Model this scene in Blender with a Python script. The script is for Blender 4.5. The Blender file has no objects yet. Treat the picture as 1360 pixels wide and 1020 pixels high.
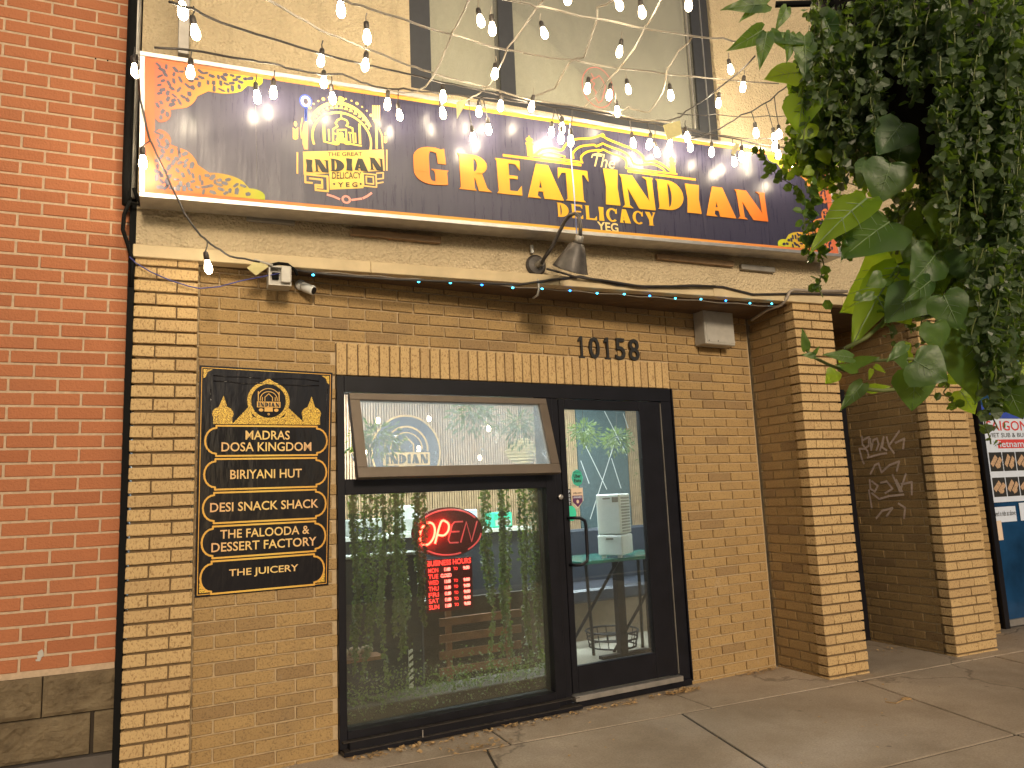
import bpy, bmesh, math, random
from mathutils import Vector, Matrix
random.seed(7)
R_ = math.radians
scn = bpy.context.scene

# ------------------------------------------------------------------ camera
CAM = Vector((0.21458, -4.16551, 1.31529))
FW = Vector((0.39932414, 0.90489579, 0.14732224))
RT = Vector((0.91657474, -0.39767242, -0.04180171))
UP = Vector((-0.02075979, -0.15172427, 0.98820482))
FPX = 1016.09
cd = bpy.data.cameras.new('camera'); cam = bpy.data.objects.new('camera', cd)
scn.collection.objects.link(cam)
m = Matrix((RT, UP, -FW)).transposed().to_4x4(); m.translation = CAM
cam.matrix_world = m
cd.sensor_width = 36; cd.lens = FPX / 1360 * 36; cd.clip_start = .02; cd.clip_end = 400
scn.camera = cam

# ------------------------------------------------------------------ world, sun, exposure
SUN_EL, SUN_AZ = 19, 4            # light from the street side; azimuth to the left of square-on
w = bpy.data.worlds.new('World'); scn.world = w; w.use_nodes = True
nt = w.node_tree
sky = nt.nodes.new('ShaderNodeTexSky'); sky.sky_type = 'NISHITA'; sky.sun_disc = False
sky.sun_elevation = R_(SUN_EL); sky.sun_rotation = R_(180 + SUN_AZ)
bg = nt.nodes['Background']; nt.links.new(sky.outputs[0], bg.inputs[0]); bg.inputs[1].default_value = .018
sd = bpy.data.lights.new('sun', 'SUN'); sun = bpy.data.objects.new('sun', sd); scn.collection.objects.link(sun)
sd.energy = 1.3; sd.angle = R_(9); sd.color = (1, .80, .57)
dv = Vector((math.sin(R_(SUN_AZ)) * math.cos(R_(SUN_EL)), math.cos(R_(SUN_AZ)) * math.cos(R_(SUN_EL)), -math.sin(R_(SUN_EL))))
sun.rotation_euler = dv.to_track_quat('-Z', 'Y').to_euler()
scn.view_settings.view_transform = 'Standard'; scn.view_settings.look = 'None'
scn.view_settings.gamma = 1; scn.view_settings.exposure = .88
scn.render.engine = 'CYCLES'
scn.render.resolution_x = 1024; scn.render.resolution_y = 768
BULB = 74.0

# ------------------------------------------------------------------ helpers
def ray(x, y): return FW + RT * ((x - 680) / FPX) - UP * ((y - 510) / FPX)
def hit(x, y, pt, n):
    d = ray(x, y); return CAM + d * ((Vector(pt) - CAM).dot(n) / d.dot(n))
def onY(x, y, y0=0.0): return hit(x, y, (0, y0, 0), Vector((0, 1, 0)))
def onX(x, y, x0): return hit(x, y, (x0, 0, 0), Vector((1, 0, 0)))
def onZ(x, y, z0=0.0): return hit(x, y, (0, 0, z0), Vector((0, 0, 1)))
def deep(x, y, d): return CAM + ray(x, y) * d
W0 = Vector((.305, .1135, 0)); A_ = .0938
WD = Vector((math.cos(A_), math.sin(A_), 0)); WN = Vector((math.sin(A_), -math.cos(A_), 0)); ZUP = Vector((0, 0, 1))
def wp(s, off, z): return W0 + WD * s + WN * off + ZUP * z
def onM(x, y, off=0.0):
    p = hit(x, y, W0 + WN * off, WN) - W0; return p.dot(WD), p.z

class MB:
    def __init__(s): s.v = []; s.f = []; s.fl = 0
    def add(s, vs, fs):
        b = len(s.v); s.v += [Vector(v) for v in vs]; s.f += [tuple(b + i for i in f) for f in fs]; return s
    def box(s, o, ax, ay, az):
        o = Vector(o); ax = Vector(ax); ay = Vector(ay); az = Vector(az)
        vs = [o, o + ax, o + ax + ay, o + ay, o + az, o + ax + az, o + ax + ay + az, o + ay + az]
        fs = [(0, 3, 2, 1), (4, 5, 6, 7), (0, 1, 5, 4), (1, 2, 6, 5), (2, 3, 7, 6), (3, 0, 4, 7)]
        if ax.cross(ay).dot(az) < 0: fs = [f[::-1] for f in fs]
        return s.add(vs, fs)
    def bb(s, x0, x1, y0, y1, z0, z1): return s.box((x0, y0, z0), (x1 - x0, 0, 0), (0, y1 - y0, 0), (0, 0, z1 - z0))
    def wb(s, s0, s1, o0, o1, z0, z1):    # box in main wall coordinates
        return s.box(wp(s0, o0, z0), WD * (s1 - s0), WN * (o1 - o0), ZUP * (z1 - z0))
    def tube(s, pts, r, n=8, cap=True, rs=None):
        pts = [Vector(p) for p in pts]; rings = []; ref = None
        for i, p in enumerate(pts):
            t = (pts[min(i + 1, len(pts) - 1)] - pts[max(i - 1, 0)]).normalized()
            if ref is None:
                ref = t.cross(Vector((0, 0, 1)));
                if ref.length < .1: ref = t.cross(Vector((1, 0, 0)))
            ref = (ref - t * ref.dot(t)).normalized(); b = t.cross(ref); rr = rs[i] if rs else r
            rings.append([p + (ref * math.cos(2 * math.pi * k / n) + b * math.sin(2 * math.pi * k / n)) * rr for k in range(n)])
        b0 = len(s.v); vs = [q for rg in rings for q in rg]; fs = []
        for i in range(len(rings) - 1):
            for k in range(n): fs.append((i * n + k, i * n + (k + 1) % n, (i + 1) * n + (k + 1) % n, (i + 1) * n + k))
        if cap: fs.append(tuple(range(n))[::-1]); fs.append(tuple((len(rings) - 1) * n + k for k in range(n)))
        return s.add(vs, fs)
    def lathe(s, prof, o=(0, 0, 0), n=16, axis=(0, 0, 1), cap=True):
        ax = Vector(axis).normalized(); q = Vector((0, 0, 1)).rotation_difference(ax); o = Vector(o); vs = []; fs = []
        for r, z in prof:
            for k in range(n): vs.append(o + q @ Vector((r * math.cos(2 * math.pi * k / n), r * math.sin(2 * math.pi * k / n), z)))
        for i in range(len(prof) - 1):
            for k in range(n): fs.append((i * n + k, i * n + (k + 1) % n, (i + 1) * n + (k + 1) % n, (i + 1) * n + k))
        if cap: fs.append(tuple(range(n))[::-1]); fs.append(tuple((len(prof) - 1) * n + k for k in range(n)))
        return s.add(vs, fs)
    def flat(s, fr, polys, lift=0.0):     # flat print on a plane; each poly lifted a hair above the one before
        O, a, b, n = fr
        for p in polys:
            s.fl += 1; e = lift + (s.fl % 12) * .00012
            s.add([O + a * u + b * v + n * e for u, v in p], [tuple(range(len(p)))])
        return s
    def prism(s, fr, poly, h, base=0.0):
        O, a, b, n = fr; k = len(poly)
        vs = [O + a * u + b * v + n * base for u, v in poly] + [O + a * u + b * v + n * (base + h) for u, v in poly]
        return s.add(vs, [tuple(range(k))[::-1], tuple(range(k, 2 * k))] + [(i, (i + 1) % k, (i + 1) % k + k, i + k) for i in range(k)])

ORI = {}
def link(o, parent=None, org=None):
    scn.collection.objects.link(o)
    if parent is not None: o.parent = parent
    return o
def base(parent):
    return ORI.get(parent.name, Vector((0, 0, 0))) if parent is not None else None
def build(name, mb, mat, parent=None, origin=None, smooth=False, bevel=0, recalc=True):
    if parent is not None:
        org = Vector(origin) if origin is not None else base(parent)
    else:
        if origin is None:
            xs = [v.x for v in mb.v]; ys = [v.y for v in mb.v]; zs = [v.z for v in mb.v]
            org = Vector(((min(xs) + max(xs)) / 2, (min(ys) + max(ys)) / 2, min(zs)))
        else: org = Vector(origin)
    me = bpy.data.meshes.new(name); me.from_pydata([tuple(v - org) for v in mb.v], [], mb.f)
    if recalc or bevel:
        bm = bmesh.new(); bm.from_mesh(me)
        if recalc: bmesh.ops.recalc_face_normals(bm, faces=bm.faces)
        if bevel: bmesh.ops.bevel(bm, geom=bm.edges[:], offset=bevel, segments=1, affect='EDGES', clamp_overlap=True)
        bm.to_mesh(me); bm.free()
    me.update()
    if smooth:
        for p in me.polygons: p.use_smooth = True
    if mat is not None: me.materials.append(mat)
    o = bpy.data.objects.new(name, me)
    o.location = org - base(parent) if parent is not None else org
    link(o, parent); ORI[o.name] = org.copy()
    return o
def tag(o, label=None, cat=None, group=None, kind=None):
    if label: o['label'] = label
    if cat: o['category'] = cat
    if group: o['group'] = group
    if kind: o['kind'] = kind
    return o
def thing(name, loc, label, cat, group=None):
    o = bpy.data.objects.new(name, None); o.location = loc; o.empty_display_size = .05
    link(o); ORI[o.name] = Vector(loc); return tag(o, label, cat, group)
def inst(name, me, mw, parent):
    """object sharing mesh data at world matrix mw, child of an unrotated parent"""
    o = bpy.data.objects.new(name, me); link(o, parent)
    mm = mw.copy()
    if parent is not None: mm.translation = mm.translation - base(parent)
    o.matrix_local = mm; ORI[o.name] = mw.translation.copy(); return o

# ------------------------------------------------------------------ materials
class N:
    def __init__(s, name):
        s.m = bpy.data.materials.new(name); s.m.use_nodes = True; s.t = s.m.node_tree
        s.p = s.t.nodes['Principled BSDF']; s.out = s.t.nodes['Material Output']
    def n(s, ty, **kw):
        x = s.t.nodes.new('ShaderNode' + ty)
        for k, v in kw.items():
            if k.startswith('i_'): x.inputs[k[2:].replace('_', ' ')].default_value = v
            elif k[0] == 'I': x.inputs[int(k[1:])].default_value = v
            else: setattr(x, k, v)
        return x
    def l(s, a, b): s.t.links.new(a, b)
    def co(s, kind='Object', scale=(1, 1, 1)):
        if kind == 'World': src = s.n('NewGeometry').outputs['Position']
        else: src = s.n('TexCoord').outputs[kind]
        if scale == (1, 1, 1): return src
        mp = s.n('Mapping'); mp.inputs['Scale'].default_value = scale; s.l(src, mp.inputs[0]); return mp.outputs[0]
    def noise(s, sc, det=4, rough=.55, vec=None, out='Fac'):
        x = s.n('TexNoise'); x.inputs['Scale'].default_value = sc; x.inputs['Detail'].default_value = det; x.inputs['Roughness'].default_value = rough
        s.l(vec if vec is not None else s.co('World'), x.inputs['Vector']); return x.outputs[out]
    def ramp(s, fac, stops, interp='LINEAR'):
        x = s.n('ValToRGB'); s.l(fac, x.inputs[0]); e = x.color_ramp.elements; x.color_ramp.interpolation = interp
        while len(e) < len(stops): e.new(.5)
        for i, (p, c) in enumerate(stops): e[i].position = p; e[i].color = (*c, 1) if len(c) == 3 else c
        return x.outputs[0]
    def mix(s, f, a, b, mode='MIX'):
        x = s.n('MixRGB', blend_type=mode)
        for i, v in ((0, f), (1, a), (2, b)):
            if hasattr(v, 'is_output') or isinstance(v, bpy.types.NodeSocket): s.l(v, x.inputs[i])
            elif i == 0: x.inputs[0].default_value = v
            else: x.inputs[i].default_value = (*v, 1)
        return x.outputs[0]
    def math(s, op, a, b=None):
        x = s.n('Math', operation=op)
        for i, v in ((0, a), (1, b)):
            if v is None: continue
            if isinstance(v, bpy.types.NodeSocket): s.l(v, x.inputs[i])
            else: x.inputs[i].default_value = v
        return x.outputs[0]
    def bump(s, h, st=.3, d=.01):
        x = s.n('Bump'); x.inputs['Strength'].default_value = st; x.inputs['Distance'].default_value = d
        s.l(h, x.inputs['Height']); s.l(x.outputs[0], s.p.inputs['Normal']); return x.outputs[0]
    def col(s, c):
        if isinstance(c, bpy.types.NodeSocket): s.l(c, s.p.inputs['Base Color'])
        else: s.p.inputs['Base Color'].default_value = (*c, 1)
    def set(s, **k):
        for a, v in k.items(): s.p.inputs[a.replace('_', ' ')].default_value = v
        return s

def plain(name, c, rough=.5, metal=0, var=.12, scale=25, bump=0, spec=.5):
    k = N(name); nz = k.noise(scale)
    k.col(k.ramp(nz, [(.25, tuple(x * (1 - var) for x in c)), (.75, tuple(min(1, x * (1 + var)) for x in c))]))
    k.set(Roughness=rough, Metallic=metal); k.p.inputs['Specular IOR Level'].default_value = spec
    if bump: k.bump(nz, bump, .004)
    return k.m
def emit(name, c, st):
    k = N(name); k.set(Roughness=.5); k.col(c); k.p.inputs['Emission Color'].default_value = (*c, 1); k.p.inputs['Emission Strength'].default_value = st
    return k.m

def brick_mat(name, c1, c2, c3, speck, spk=.5, stain=0, vert=(1, 1, 1)):
    k = N(name); oi = k.n('ObjectInfo')
    tone = k.ramp(oi.outputs['Random'], [(0, c1), (.45, c2), (.8, c2), (.9, c3), (1, c3)])
    f = k.noise(9, 3); tone = k.mix(k.math('MULTIPLY', f, .35), tone, tuple(x * .7 for x in c2))
    sp = k.noise(105, 3, .6, vec=k.co('World', (vert[0], vert[1], .5 + .5 * vert[2]))); mask = k.ramp(sp, [(.52, (0, 0, 0)), (.66, (1, 1, 1))])
    c = k.mix(k.math('MULTIPLY', mask, spk), tone, speck)
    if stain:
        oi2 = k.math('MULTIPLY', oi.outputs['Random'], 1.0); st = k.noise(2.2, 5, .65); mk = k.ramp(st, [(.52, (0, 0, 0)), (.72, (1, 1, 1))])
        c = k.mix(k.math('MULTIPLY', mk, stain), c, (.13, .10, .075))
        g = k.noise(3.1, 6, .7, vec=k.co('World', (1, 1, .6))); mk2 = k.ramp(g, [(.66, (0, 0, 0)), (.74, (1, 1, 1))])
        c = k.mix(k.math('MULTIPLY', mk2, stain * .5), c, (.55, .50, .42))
    k.col(c); k.set(Roughness=.86)
    h = k.math('ADD', k.noise(60, 5, .7, vec=k.co('World', vert)), k.math('MULTIPLY', sp, -.6))
    k.bump(h, .7, .008); return k.m
M = {}
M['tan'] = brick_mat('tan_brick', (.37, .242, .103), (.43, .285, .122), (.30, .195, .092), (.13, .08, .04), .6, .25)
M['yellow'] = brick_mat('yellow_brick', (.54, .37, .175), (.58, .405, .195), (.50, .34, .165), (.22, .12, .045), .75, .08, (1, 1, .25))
M['red'] = brick_mat('red_brick', (.42, .152, .066), (.45, .165, .072), (.39, .138, .060), (.31, .10, .045), .22, .10)
def mortar(name, c):
    k = N(name); k.col(k.ramp(k.noise(40, 5), [(.3, tuple(x * .75 for x in c)), (.7, c)])); k.set(Roughness=.95); k.bump(k.noise(150, 4), .6, .003); return k.m
M['mortar'] = mortar('sandy_mortar', (.54, .41, .25)); M['mortar_dark'] = mortar('shaded_raked_mortar', (.17, .115, .060)); M['mortar_pale'] = mortar('pale_mortar', (.56, .42, .29))  # raked mortar darkened so that its colour carries the joint shadow
def stucco_mat():
    k = N('beige_stucco'); f = k.noise(1.3, 6, .65)
    c = k.ramp(f, [(.3, (.55, .44, .28)), (.6, (.64, .52, .34)), (.8, (.60, .48, .32))])
    st = k.noise(6, 5, .7, vec=k.co('World', (1, 1, .22))); c = k.mix(k.ramp(st, [(.55, (0, 0, 0)), (.8, (.5, .5, .5))]), c, (.30, .23, .15))
    k.col(c); k.set(Roughness=.93); v = k.n('TexVoronoi'); v.inputs['Scale'].default_value = 60; k.l(k.co('World'), v.inputs[0])
    k.bump(k.math('ADD', k.noise(55, 5, .75), v.outputs[0]), 1, .014); return k.m
M['stucco'] = stucco_mat()
def concrete_mat():
    k = N('sidewalk_concrete'); oi = k.n('ObjectInfo'); f = k.noise(1.4, 7, .68)
    c = k.ramp(f, [(.28, (.32, .25, .18)), (.5, (.47, .385, .295)), (.75, (.54, .45, .36))])
    c = k.mix(k.math('MULTIPLY', oi.outputs['Random'], .25), c, (.20, .155, .11))
    sp = k.ramp(k.noise(220, 2), [(.58, (0, 0, 0)), (.7, (1, 1, 1))]); c = k.mix(k.math('MULTIPLY', sp, .35), c, (.09, .07, .05))
    blot = k.n('TexVoronoi'); blot.inputs['Scale'].default_value = 5; k.l(k.co('World'), blot.inputs[0])
    c = k.mix(k.ramp(blot.outputs[0], [(.04, (.55, .55, .55)), (.09, (0, 0, 0))]), c, (.07, .055, .04))
    big = k.ramp(k.noise(.55, 6, .75), [(.42, (0, 0, 0)), (.7, (.55, .55, .55))]); c = k.mix(big, c, (.17, .13, .09))
    gr = k.ramp(k.noise(85, 3, .7), [(.35, (.35, .35, .35)), (.6, (0, 0, 0))]); c = k.mix(gr, c, (.14, .11, .08))
    v = k.n('TexVoronoi', feature='DISTANCE_TO_EDGE'); v.inputs['Scale'].default_value = .42
    wv = k.mix(.25, k.co('World'), k.noise(3, 4, out='Color')); k.l(wv, v.inputs[0])
    cr = k.ramp(v.outputs[0], [(0, (.5, .5, .5)), (.003, (0, 0, 0))]); c = k.mix(cr, c, (.05, .04, .03))
    k.col(c); k.set(Roughness=.82)
    k.bump(k.math('SUBTRACT', k.math('ADD', k.noise(60, 5, .7), k.math('MULTIPLY', f, 1.5)), k.math('MULTIPLY', cr, 2)), .5, .006); return k.m
M['concrete'] = concrete_mat()
def split_mat():
    k = N('split_face_stone'); f = k.noise(5, 6, .7)
    k.col(k.ramp(f, [(.3, (.22, .16, .09)), (.55, (.42, .32, .19)), (.8, (.52, .42, .27))])); k.set(Roughness=.95)
    k.bump(k.noise(22, 8, .8, vec=k.co('World', (1, 1, 1.8))), 1, .05); return k.m
M['split'] = split_mat()
M['joint'] = plain('sidewalk_joint_dirt', (.035, .026, .018), .95)
M['asphalt'] = plain('asphalt', (.05, .05, .052), .9, scale=120, bump=.5)
M['black'] = plain('black_painted_aluminium', (.007, .007, .011), .42, var=.3, scale=8, spec=.3)
M['black2'] = plain('black_rubber', (.006, .006, .006), .85, spec=.15)
M['bronze'] = plain('bronze_anodised_aluminium', (.15, .118, .090), .42, .35, var=.12, scale=6)
M['alu'] = plain('worn_aluminium', (.46, .44, .42), .38, .75, var=.2, scale=14, bump=.1)
M['dirtymetal'] = plain('dull_grey_metal', (.30, .28, .25), .5, .5, var=.25, scale=10)
M['trim'] = plain('cream_painted_board', (.54, .43, .26), .7, var=.15, scale=7, bump=.2)
M['soffit'] = plain('brown_soffit_board', (.12, .075, .042), .7, var=.3, scale=5, bump=.2)
M['wood'] = plain('brown_slat_wood', (.22, .10, .05), .55, var=.3, scale=12)
M['lampblk'] = plain('weathered_dark_enamel', (.055, .047, .042), .45, .3, var=.4, scale=30, bump=.15)
M['plastic'] = plain('grey_plastic', (.42, .40, .36), .45, var=.08)
M['white'] = plain('white_plastic', (.72, .74, .72), .35, var=.04)
M['cable'] = plain('dark_cable', (.035, .030, .028), .5)
M['cablegrey'] = plain('grey_cable', (.24, .21, .17), .5)
M['cableblue'] = plain('blue_cable', (.05, .055, .22), .4)
M['conduit'] = plain('grey_conduit', (.34, .29, .24), .5, .2)
M['brownwall'] = plain('brown_bare_metal', (.28, .18, .10), .6, var=.2)
M['floor'] = plain('pale_interior_floor', (.27, .24, .19), .45, var=.08, scale=3)
M['inwall'] = plain('grey_interior_wall', (.24, .27, .28), .6)
M['inceil'] = plain('white_ceiling', (.70, .70, .68), .9, var=.03)
M['slat'] = plain('oak_slat', (.50, .34, .20), .5, var=.2, scale=15)
M['booth'] = plain('dark_booth_vinyl', (.035, .04, .055), .35)
M['tan_board'] = plain('tan_booth_base', (.30, .22, .15), .6)
M['digit'] = plain('black_house_numeral', (.018, .017, .016), .45)
M['dry'] = plain('dry_leaf', (.40, .26, .12), .8, var=.45, scale=60)
M['graffiti'] = plain('pink_spray_paint', (.74, .60, .52), .8, var=.2, scale=70)
M['ceil_light'] = emit('ceiling_light', (.86, .95, 1), 52)
M['led_blue'] = emit('blue_led', (.02, .25, 1), 5)
M['led_cyan'] = emit('cyan_led', (.05, .65, 1), 5)
M['red_led'] = emit('red_led_text', (1, .04, .03), 2.6)
M['red_hot'] = emit('red_led_digits', (1, .13, .10), 5)
M['neon_on'] = emit('lit_neon_tube', (1, .040, .022), 20)
M['neon_off'] = emit('dim_neon_tube', (.75, .10, .10), .5)
M['ovalboard'] = plain('red_glow_sign_board', (.10, .006, .010), .6)  # black board with the red neon glow put into its base colour
M['teal'] = plain('teal_sticker', (.05, .42, .31), .5, var=.03)
M['mint'] = plain('mint_sticker', (.05, .62, .40), .5, var=.03)
M['purple'] = plain('purple_sticker', (.10, .03, .10), .5)
M['cream'] = plain('cream_paper', (.70, .55, .42), .7, var=.03)
M['ink'] = plain('black_ink', (.02, .02, .02), .6)
M['paper'] = plain('white_poster_paper', (.62, .70, .85), .6, var=.04)
M['redink'] = plain('red_ink', (.60, .05, .05), .6)
M['blueink'] = plain('blue_ink', (.03, .07, .42), .6)
M['food'] = plain('food_photo_print', (.48, .32, .20), .6, var=.6, scale=90)
M['blueglass'] = plain('blue_door_glass', (.008, .045, .12), .12, var=.5, scale=3)
M['blinds'] = plain('grey_green_blind', (.56, .55, .46), .75, var=.05, scale=2)
M['pink_line'] = plain('pink_print', (.50, .14, .13), .7)
M['tagpaper'] = plain('yellowed_tag', (.52, .46, .22), .6)
M['planter'] = plain('dark_planter_felt', (.012, .009, .011), .9, var=.4)
M['stem'] = plain('green_stem', (.14, .17, .05), .6)
M['vase'] = plain('tan_lampshade_fabric', (.62, .50, .24), .7)
M['shade_in'] = plain('pale_grey_sheet', (.45, .46, .44), .7)

def bulb_mat():
    k = N('glowing_bulb_glass'); lw = k.n('LayerWeight'); lw.inputs[0].default_value = .35
    c = k.ramp(lw.outputs['Facing'], [(.0, (1, .86, .62)), (.55, (1, .80, .48)), (1, (1, .62, .22))])
    s = k.ramp(lw.outputs['Facing'], [(.0, (1, 1, 1)), (.45, (.75, .75, .75)), (.75, (.10, .10, .10)), (1, (.012, .012, .012))])
    k.l(c, k.p.inputs['Emission Color']); k.l(k.math('MULTIPLY', k.math('MULTIPLY', s, BULB), k.math('ADD', .55, k.math('MULTIPLY', k.n('ObjectInfo').outputs['Random'], .75))), k.p.inputs['Emission Strength']); k.col((.8, .7, .5)); k.set(Roughness=.1)
    return k.m
M['bulb'] = bulb_mat()
def glass_mat(name, tint=(1, 1, 1), haze=0.0, refl=1.0, hazecol=(.7, .8, .85)):
    k = N(name); t = k.n('BsdfTransparent'); t.inputs[0].default_value = (*tint, 1); g = k.n('BsdfGlossy'); g.inputs['Roughness'].default_value = .015
    fr = k.n('Fresnel'); fr.inputs[0].default_value = 1.5
    mx = k.n('MixShader'); k.l(k.math('MULTIPLY', fr.outputs[0], refl), mx.inputs[0]); k.l(t.outputs[0], mx.inputs[1]); k.l(g.outputs[0], mx.inputs[2])
    d = k.n('BsdfDiffuse'); d.inputs[0].default_value = (*hazecol, 1); m2 = k.n('MixShader')
    sm = k.math('MULTIPLY', k.ramp(k.noise(7, 6, .7, vec=k.co('World', (1, 1, .5))), [(.3, (.4, .4, .4)), (.8, (1.6, 1.6, 1.6))]), haze)
    k.l(sm, m2.inputs[0]); k.l(mx.outputs[0], m2.inputs[1]); k.l(d.outputs[0], m2.inputs[2]); k.l(m2.outputs[0], k.out.inputs[0]); return k.m
M['glass'] = glass_mat('window_glass', (.86, .90, .86), .035, 2.2, (.5, .5, .42))
M['glass_door'] = glass_mat('door_glass', (.93, .97, .95), .008, 1.5)
M['glass_hazy'] = glass_mat('hazed_sash_glass', (.95, .97, 1), .22, 5.0, (.70, .87, 1))  # bluish white haze colour imitates bright light and reflections washing over the pane
M['glass_up'] = glass_mat('upper_window_glass', (.92, .92, .90), .12, .5, (.52, .51, .45))
def sign_black():
    k = N('black_sign_vinyl'); st = k.noise(9, 6, .7, vec=k.co('World', (4, 1, .25)))
    k.col(k.ramp(st, [(.3, (.030, .028, .056)), (.7, (.045, .041, .072))])); k.set(Roughness=.30); k.p.inputs['Specular IOR Level'].default_value = .42
    k.l(k.ramp(k.noise(14, 6, .75, vec=k.co('World', (5, 1, .3))), [(.3, (.20, .20, .20)), (.75, (.50, .50, .50))]), k.p.inputs['Roughness'])
    k.bump(k.math('ADD', k.noise(4, 2, .5, vec=k.co('World', (2.5, 1, .3))), k.math('MULTIPLY', k.noise(60, 3, .6, vec=k.co('World', (1, 1, .12))), .05)), .14, .012); return k.m
M['signblack'] = sign_black()
def grad_gold(name, cA, cB, cC, x0, x1):
    k = N(name); sx = k.n('SeparateXYZ'); k.l(k.co('World'), sx.inputs[0]); mr = k.n('MapRange'); k.l(sx.outputs[0], mr.inputs[0])
    mr.inputs[1].default_value = x0; mr.inputs[2].default_value = x1
    k.col(k.ramp(mr.outputs[0], [(0, cA), (.5, cB), (1, cC)])); k.set(Roughness=.5); k.p.inputs['Specular IOR Level'].default_value = .3; k.bump(k.noise(30), .08, .003); return k.m
M['gold'] = grad_gold('gold_print', (.62, .19, .03), (.72, .44, .02), (.62, .15, .02), 1.5, 3.95)
M['goldborder'] = grad_gold('sign_border_print', (.58, .14, .06), (.60, .34, .03), (.58, .14, .07), 0, 4.7)
M['latL'] = grad_gold('left_lattice_print', (.58, .12, .08), (.58, .24, .05), (.40, .48, .02), .05, .62)
M['latR'] = grad_gold('right_lattice_print', (.42, .50, .02), (.62, .26, .05), (.62, .15, .08), 4.05, 4.6)
M['logo'] = grad_gold('logo_gold_print', (.70, .42, .12), (.72, .50, .10), (.68, .42, .16), .8, 1.25)
M['postergold'] = grad_gold('poster_gold_print', (.70, .38, .07), (.75, .50, .10), (.66, .33, .06), .3, 1.0)
M['postertext'] = grad_gold('poster_text_print', (.72, .40, .24), (.80, .58, .20), (.72, .42, .26), .3, 1.0)
def glitter():
    k = N('gold_glitter_print'); nz = k.noise(240, 2, .5)
    k.col(k.ramp(nz, [(.38, (.10, .05, .01)), (.5, (.62, .36, .03)), (.62, (.85, .62, .10))])); k.set(Roughness=.4); return k.m
M['glitter'] = glitter()
def poster_black():
    k = N('black_poster_film'); k.col((.014, .013, .016)); k.set(Roughness=.16)
    k.bump(k.noise(5, 3, .5, vec=k.co('World', (3, 1, .8))), .22, .03); return k.m
M['posterblack'] = poster_black()
def leaf_mat(name, c1, c2, tr=.35, trc=(.30, .50, .03)):
    k = N(name); oi = k.n('ObjectInfo'); g = k.n('NewGeometry'); f = k.math('ADD', k.math('MULTIPLY', k.noise(14, 3), .7), k.math('MULTIPLY', oi.outputs['Random'], .4))
    k.col(k.ramp(f, [(.25, c1), (.8, c2)])); k.set(Roughness=.42)
    k.bump(k.noise(45, 4), .35, .004)
    t = k.n('BsdfTranslucent'); t.inputs[0].default_value = (*trc, 1); mx = k.n('MixShader'); mx.inputs[0].default_value = tr
    k.l(k.p.outputs[0], mx.inputs[1]); k.l(t.outputs[0], mx.inputs[2]); k.l(mx.outputs[0], k.out.inputs[0]); return k.m
M['leaf'] = leaf_mat('sweet_potato_leaf', (.025, .065, .018), (.055, .12, .03), .30)
M['leaf_backlit'] = leaf_mat('backlit_leaf', (.10, .20, .015), (.18, .30, .02), .6, (.45, .68, .04))  # backlit copy of the sweet potato leaf, the glow put into its colour
M['leaf_small'] = leaf_mat('small_trailing_leaf', (.045, .072, .038), (.12, .165, .085), .28)
M['leaf_in'] = leaf_mat('artificial_vine_leaf', (.045, .058, .032), (.17, .20, .115), .2)
M['vein'] = plain('leaf_vein', (.20, .29, .13), .5)

# ------------------------------------------------------------------ text + glyph tools
TXT = {}
def text_polys(body, bold=0.0, shear=0.0):
    key = (body, bold, shear)
    if key in TXT: return TXT[key]
    c = bpy.data.curves.new('t', 'FONT'); c.body = body; c.offset = bold; c.shear = shear; c.resolution_u = 3
    o = bpy.data.objects.new('t', c); scn.collection.objects.link(o)
    dg = bpy.context.evaluated_depsgraph_get(); me = bpy.data.meshes.new_from_object(o.evaluated_get(dg))
    vs = [(v.co.x, v.co.y) for v in me.vertices]; fs = [tuple(p.vertices) for p in me.polygons]
    bpy.data.objects.remove(o); bpy.data.curves.remove(c); bpy.data.meshes.remove(me)
    x0 = min(v[0] for v in vs); x1 = max(v[0] for v in vs); y0 = min(v[1] for v in vs); y1 = max(v[1] for v in vs)
    TXT[key] = ([((x - x0) / (x1 - x0), (y - y0) / (y1 - y0)) for x, y in vs], fs); return TXT[key]
def put_text(mb, fr, body, u0, u1, v0, v1, bold=0.0, shear=0.0, lift=.001, dv=0.0, thick=0):
    vs, fs = text_polys(body, bold, shear) if not (body == '1' and thick) else ([(.42, 1), (.05, .84), (.05, .74), (.42, .82), (.42, .07), (.1, .07), (.1, 0), (1, 0), (1, .07), (.74, .07), (.74, 1)], [tuple(range(11))]); O, a, b, n = fr
    P = lambda u, v, e: O + a * (u0 + (u1 - u0) * u) + b * (v0 + (v1 - v0) * v + dv * u) + n * e
    mb.add([P(u, v, lift + thick) for u, v in vs], fs)
    if thick:
        ed = {}
        for f in fs:
            for i in range(len(f)):
                e = (f[i], f[(i + 1) % len(f)]); ed[e] = 1
        for (i, j) in list(ed):
            if (j, i) not in ed:
                p, q = vs[i], vs[j]; mb.add([P(*p, lift), P(*q, lift), P(*q, lift + thick), P(*p, lift + thick)], [(0, 1, 2, 3)])
def arc(cx, cy, rx, ry, ix, iy, a0, a1, n=10):
    o = []
    for i in range(n):
        t0 = R_(a0 + (a1 - a0) * i / n); t1 = R_(a0 + (a1 - a0) * (i + 1) / n)
        o.append([(cx + ix * math.cos(t0), cy + iy * math.sin(t0)), (cx + rx * math.cos(t0), cy + ry * math.sin(t0)), (cx + rx * math.cos(t1), cy + ry * math.sin(t1)), (cx + ix * math.cos(t1), cy + iy * math.sin(t1))])
    return o
def disc(cx, cy, rx, ry=None, n=14):
    ry = ry or rx; return [[(cx + rx * math.cos(2 * math.pi * k / n), cy + ry * math.sin(2 * math.pi * k / n)) for k in range(n)]]
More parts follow.
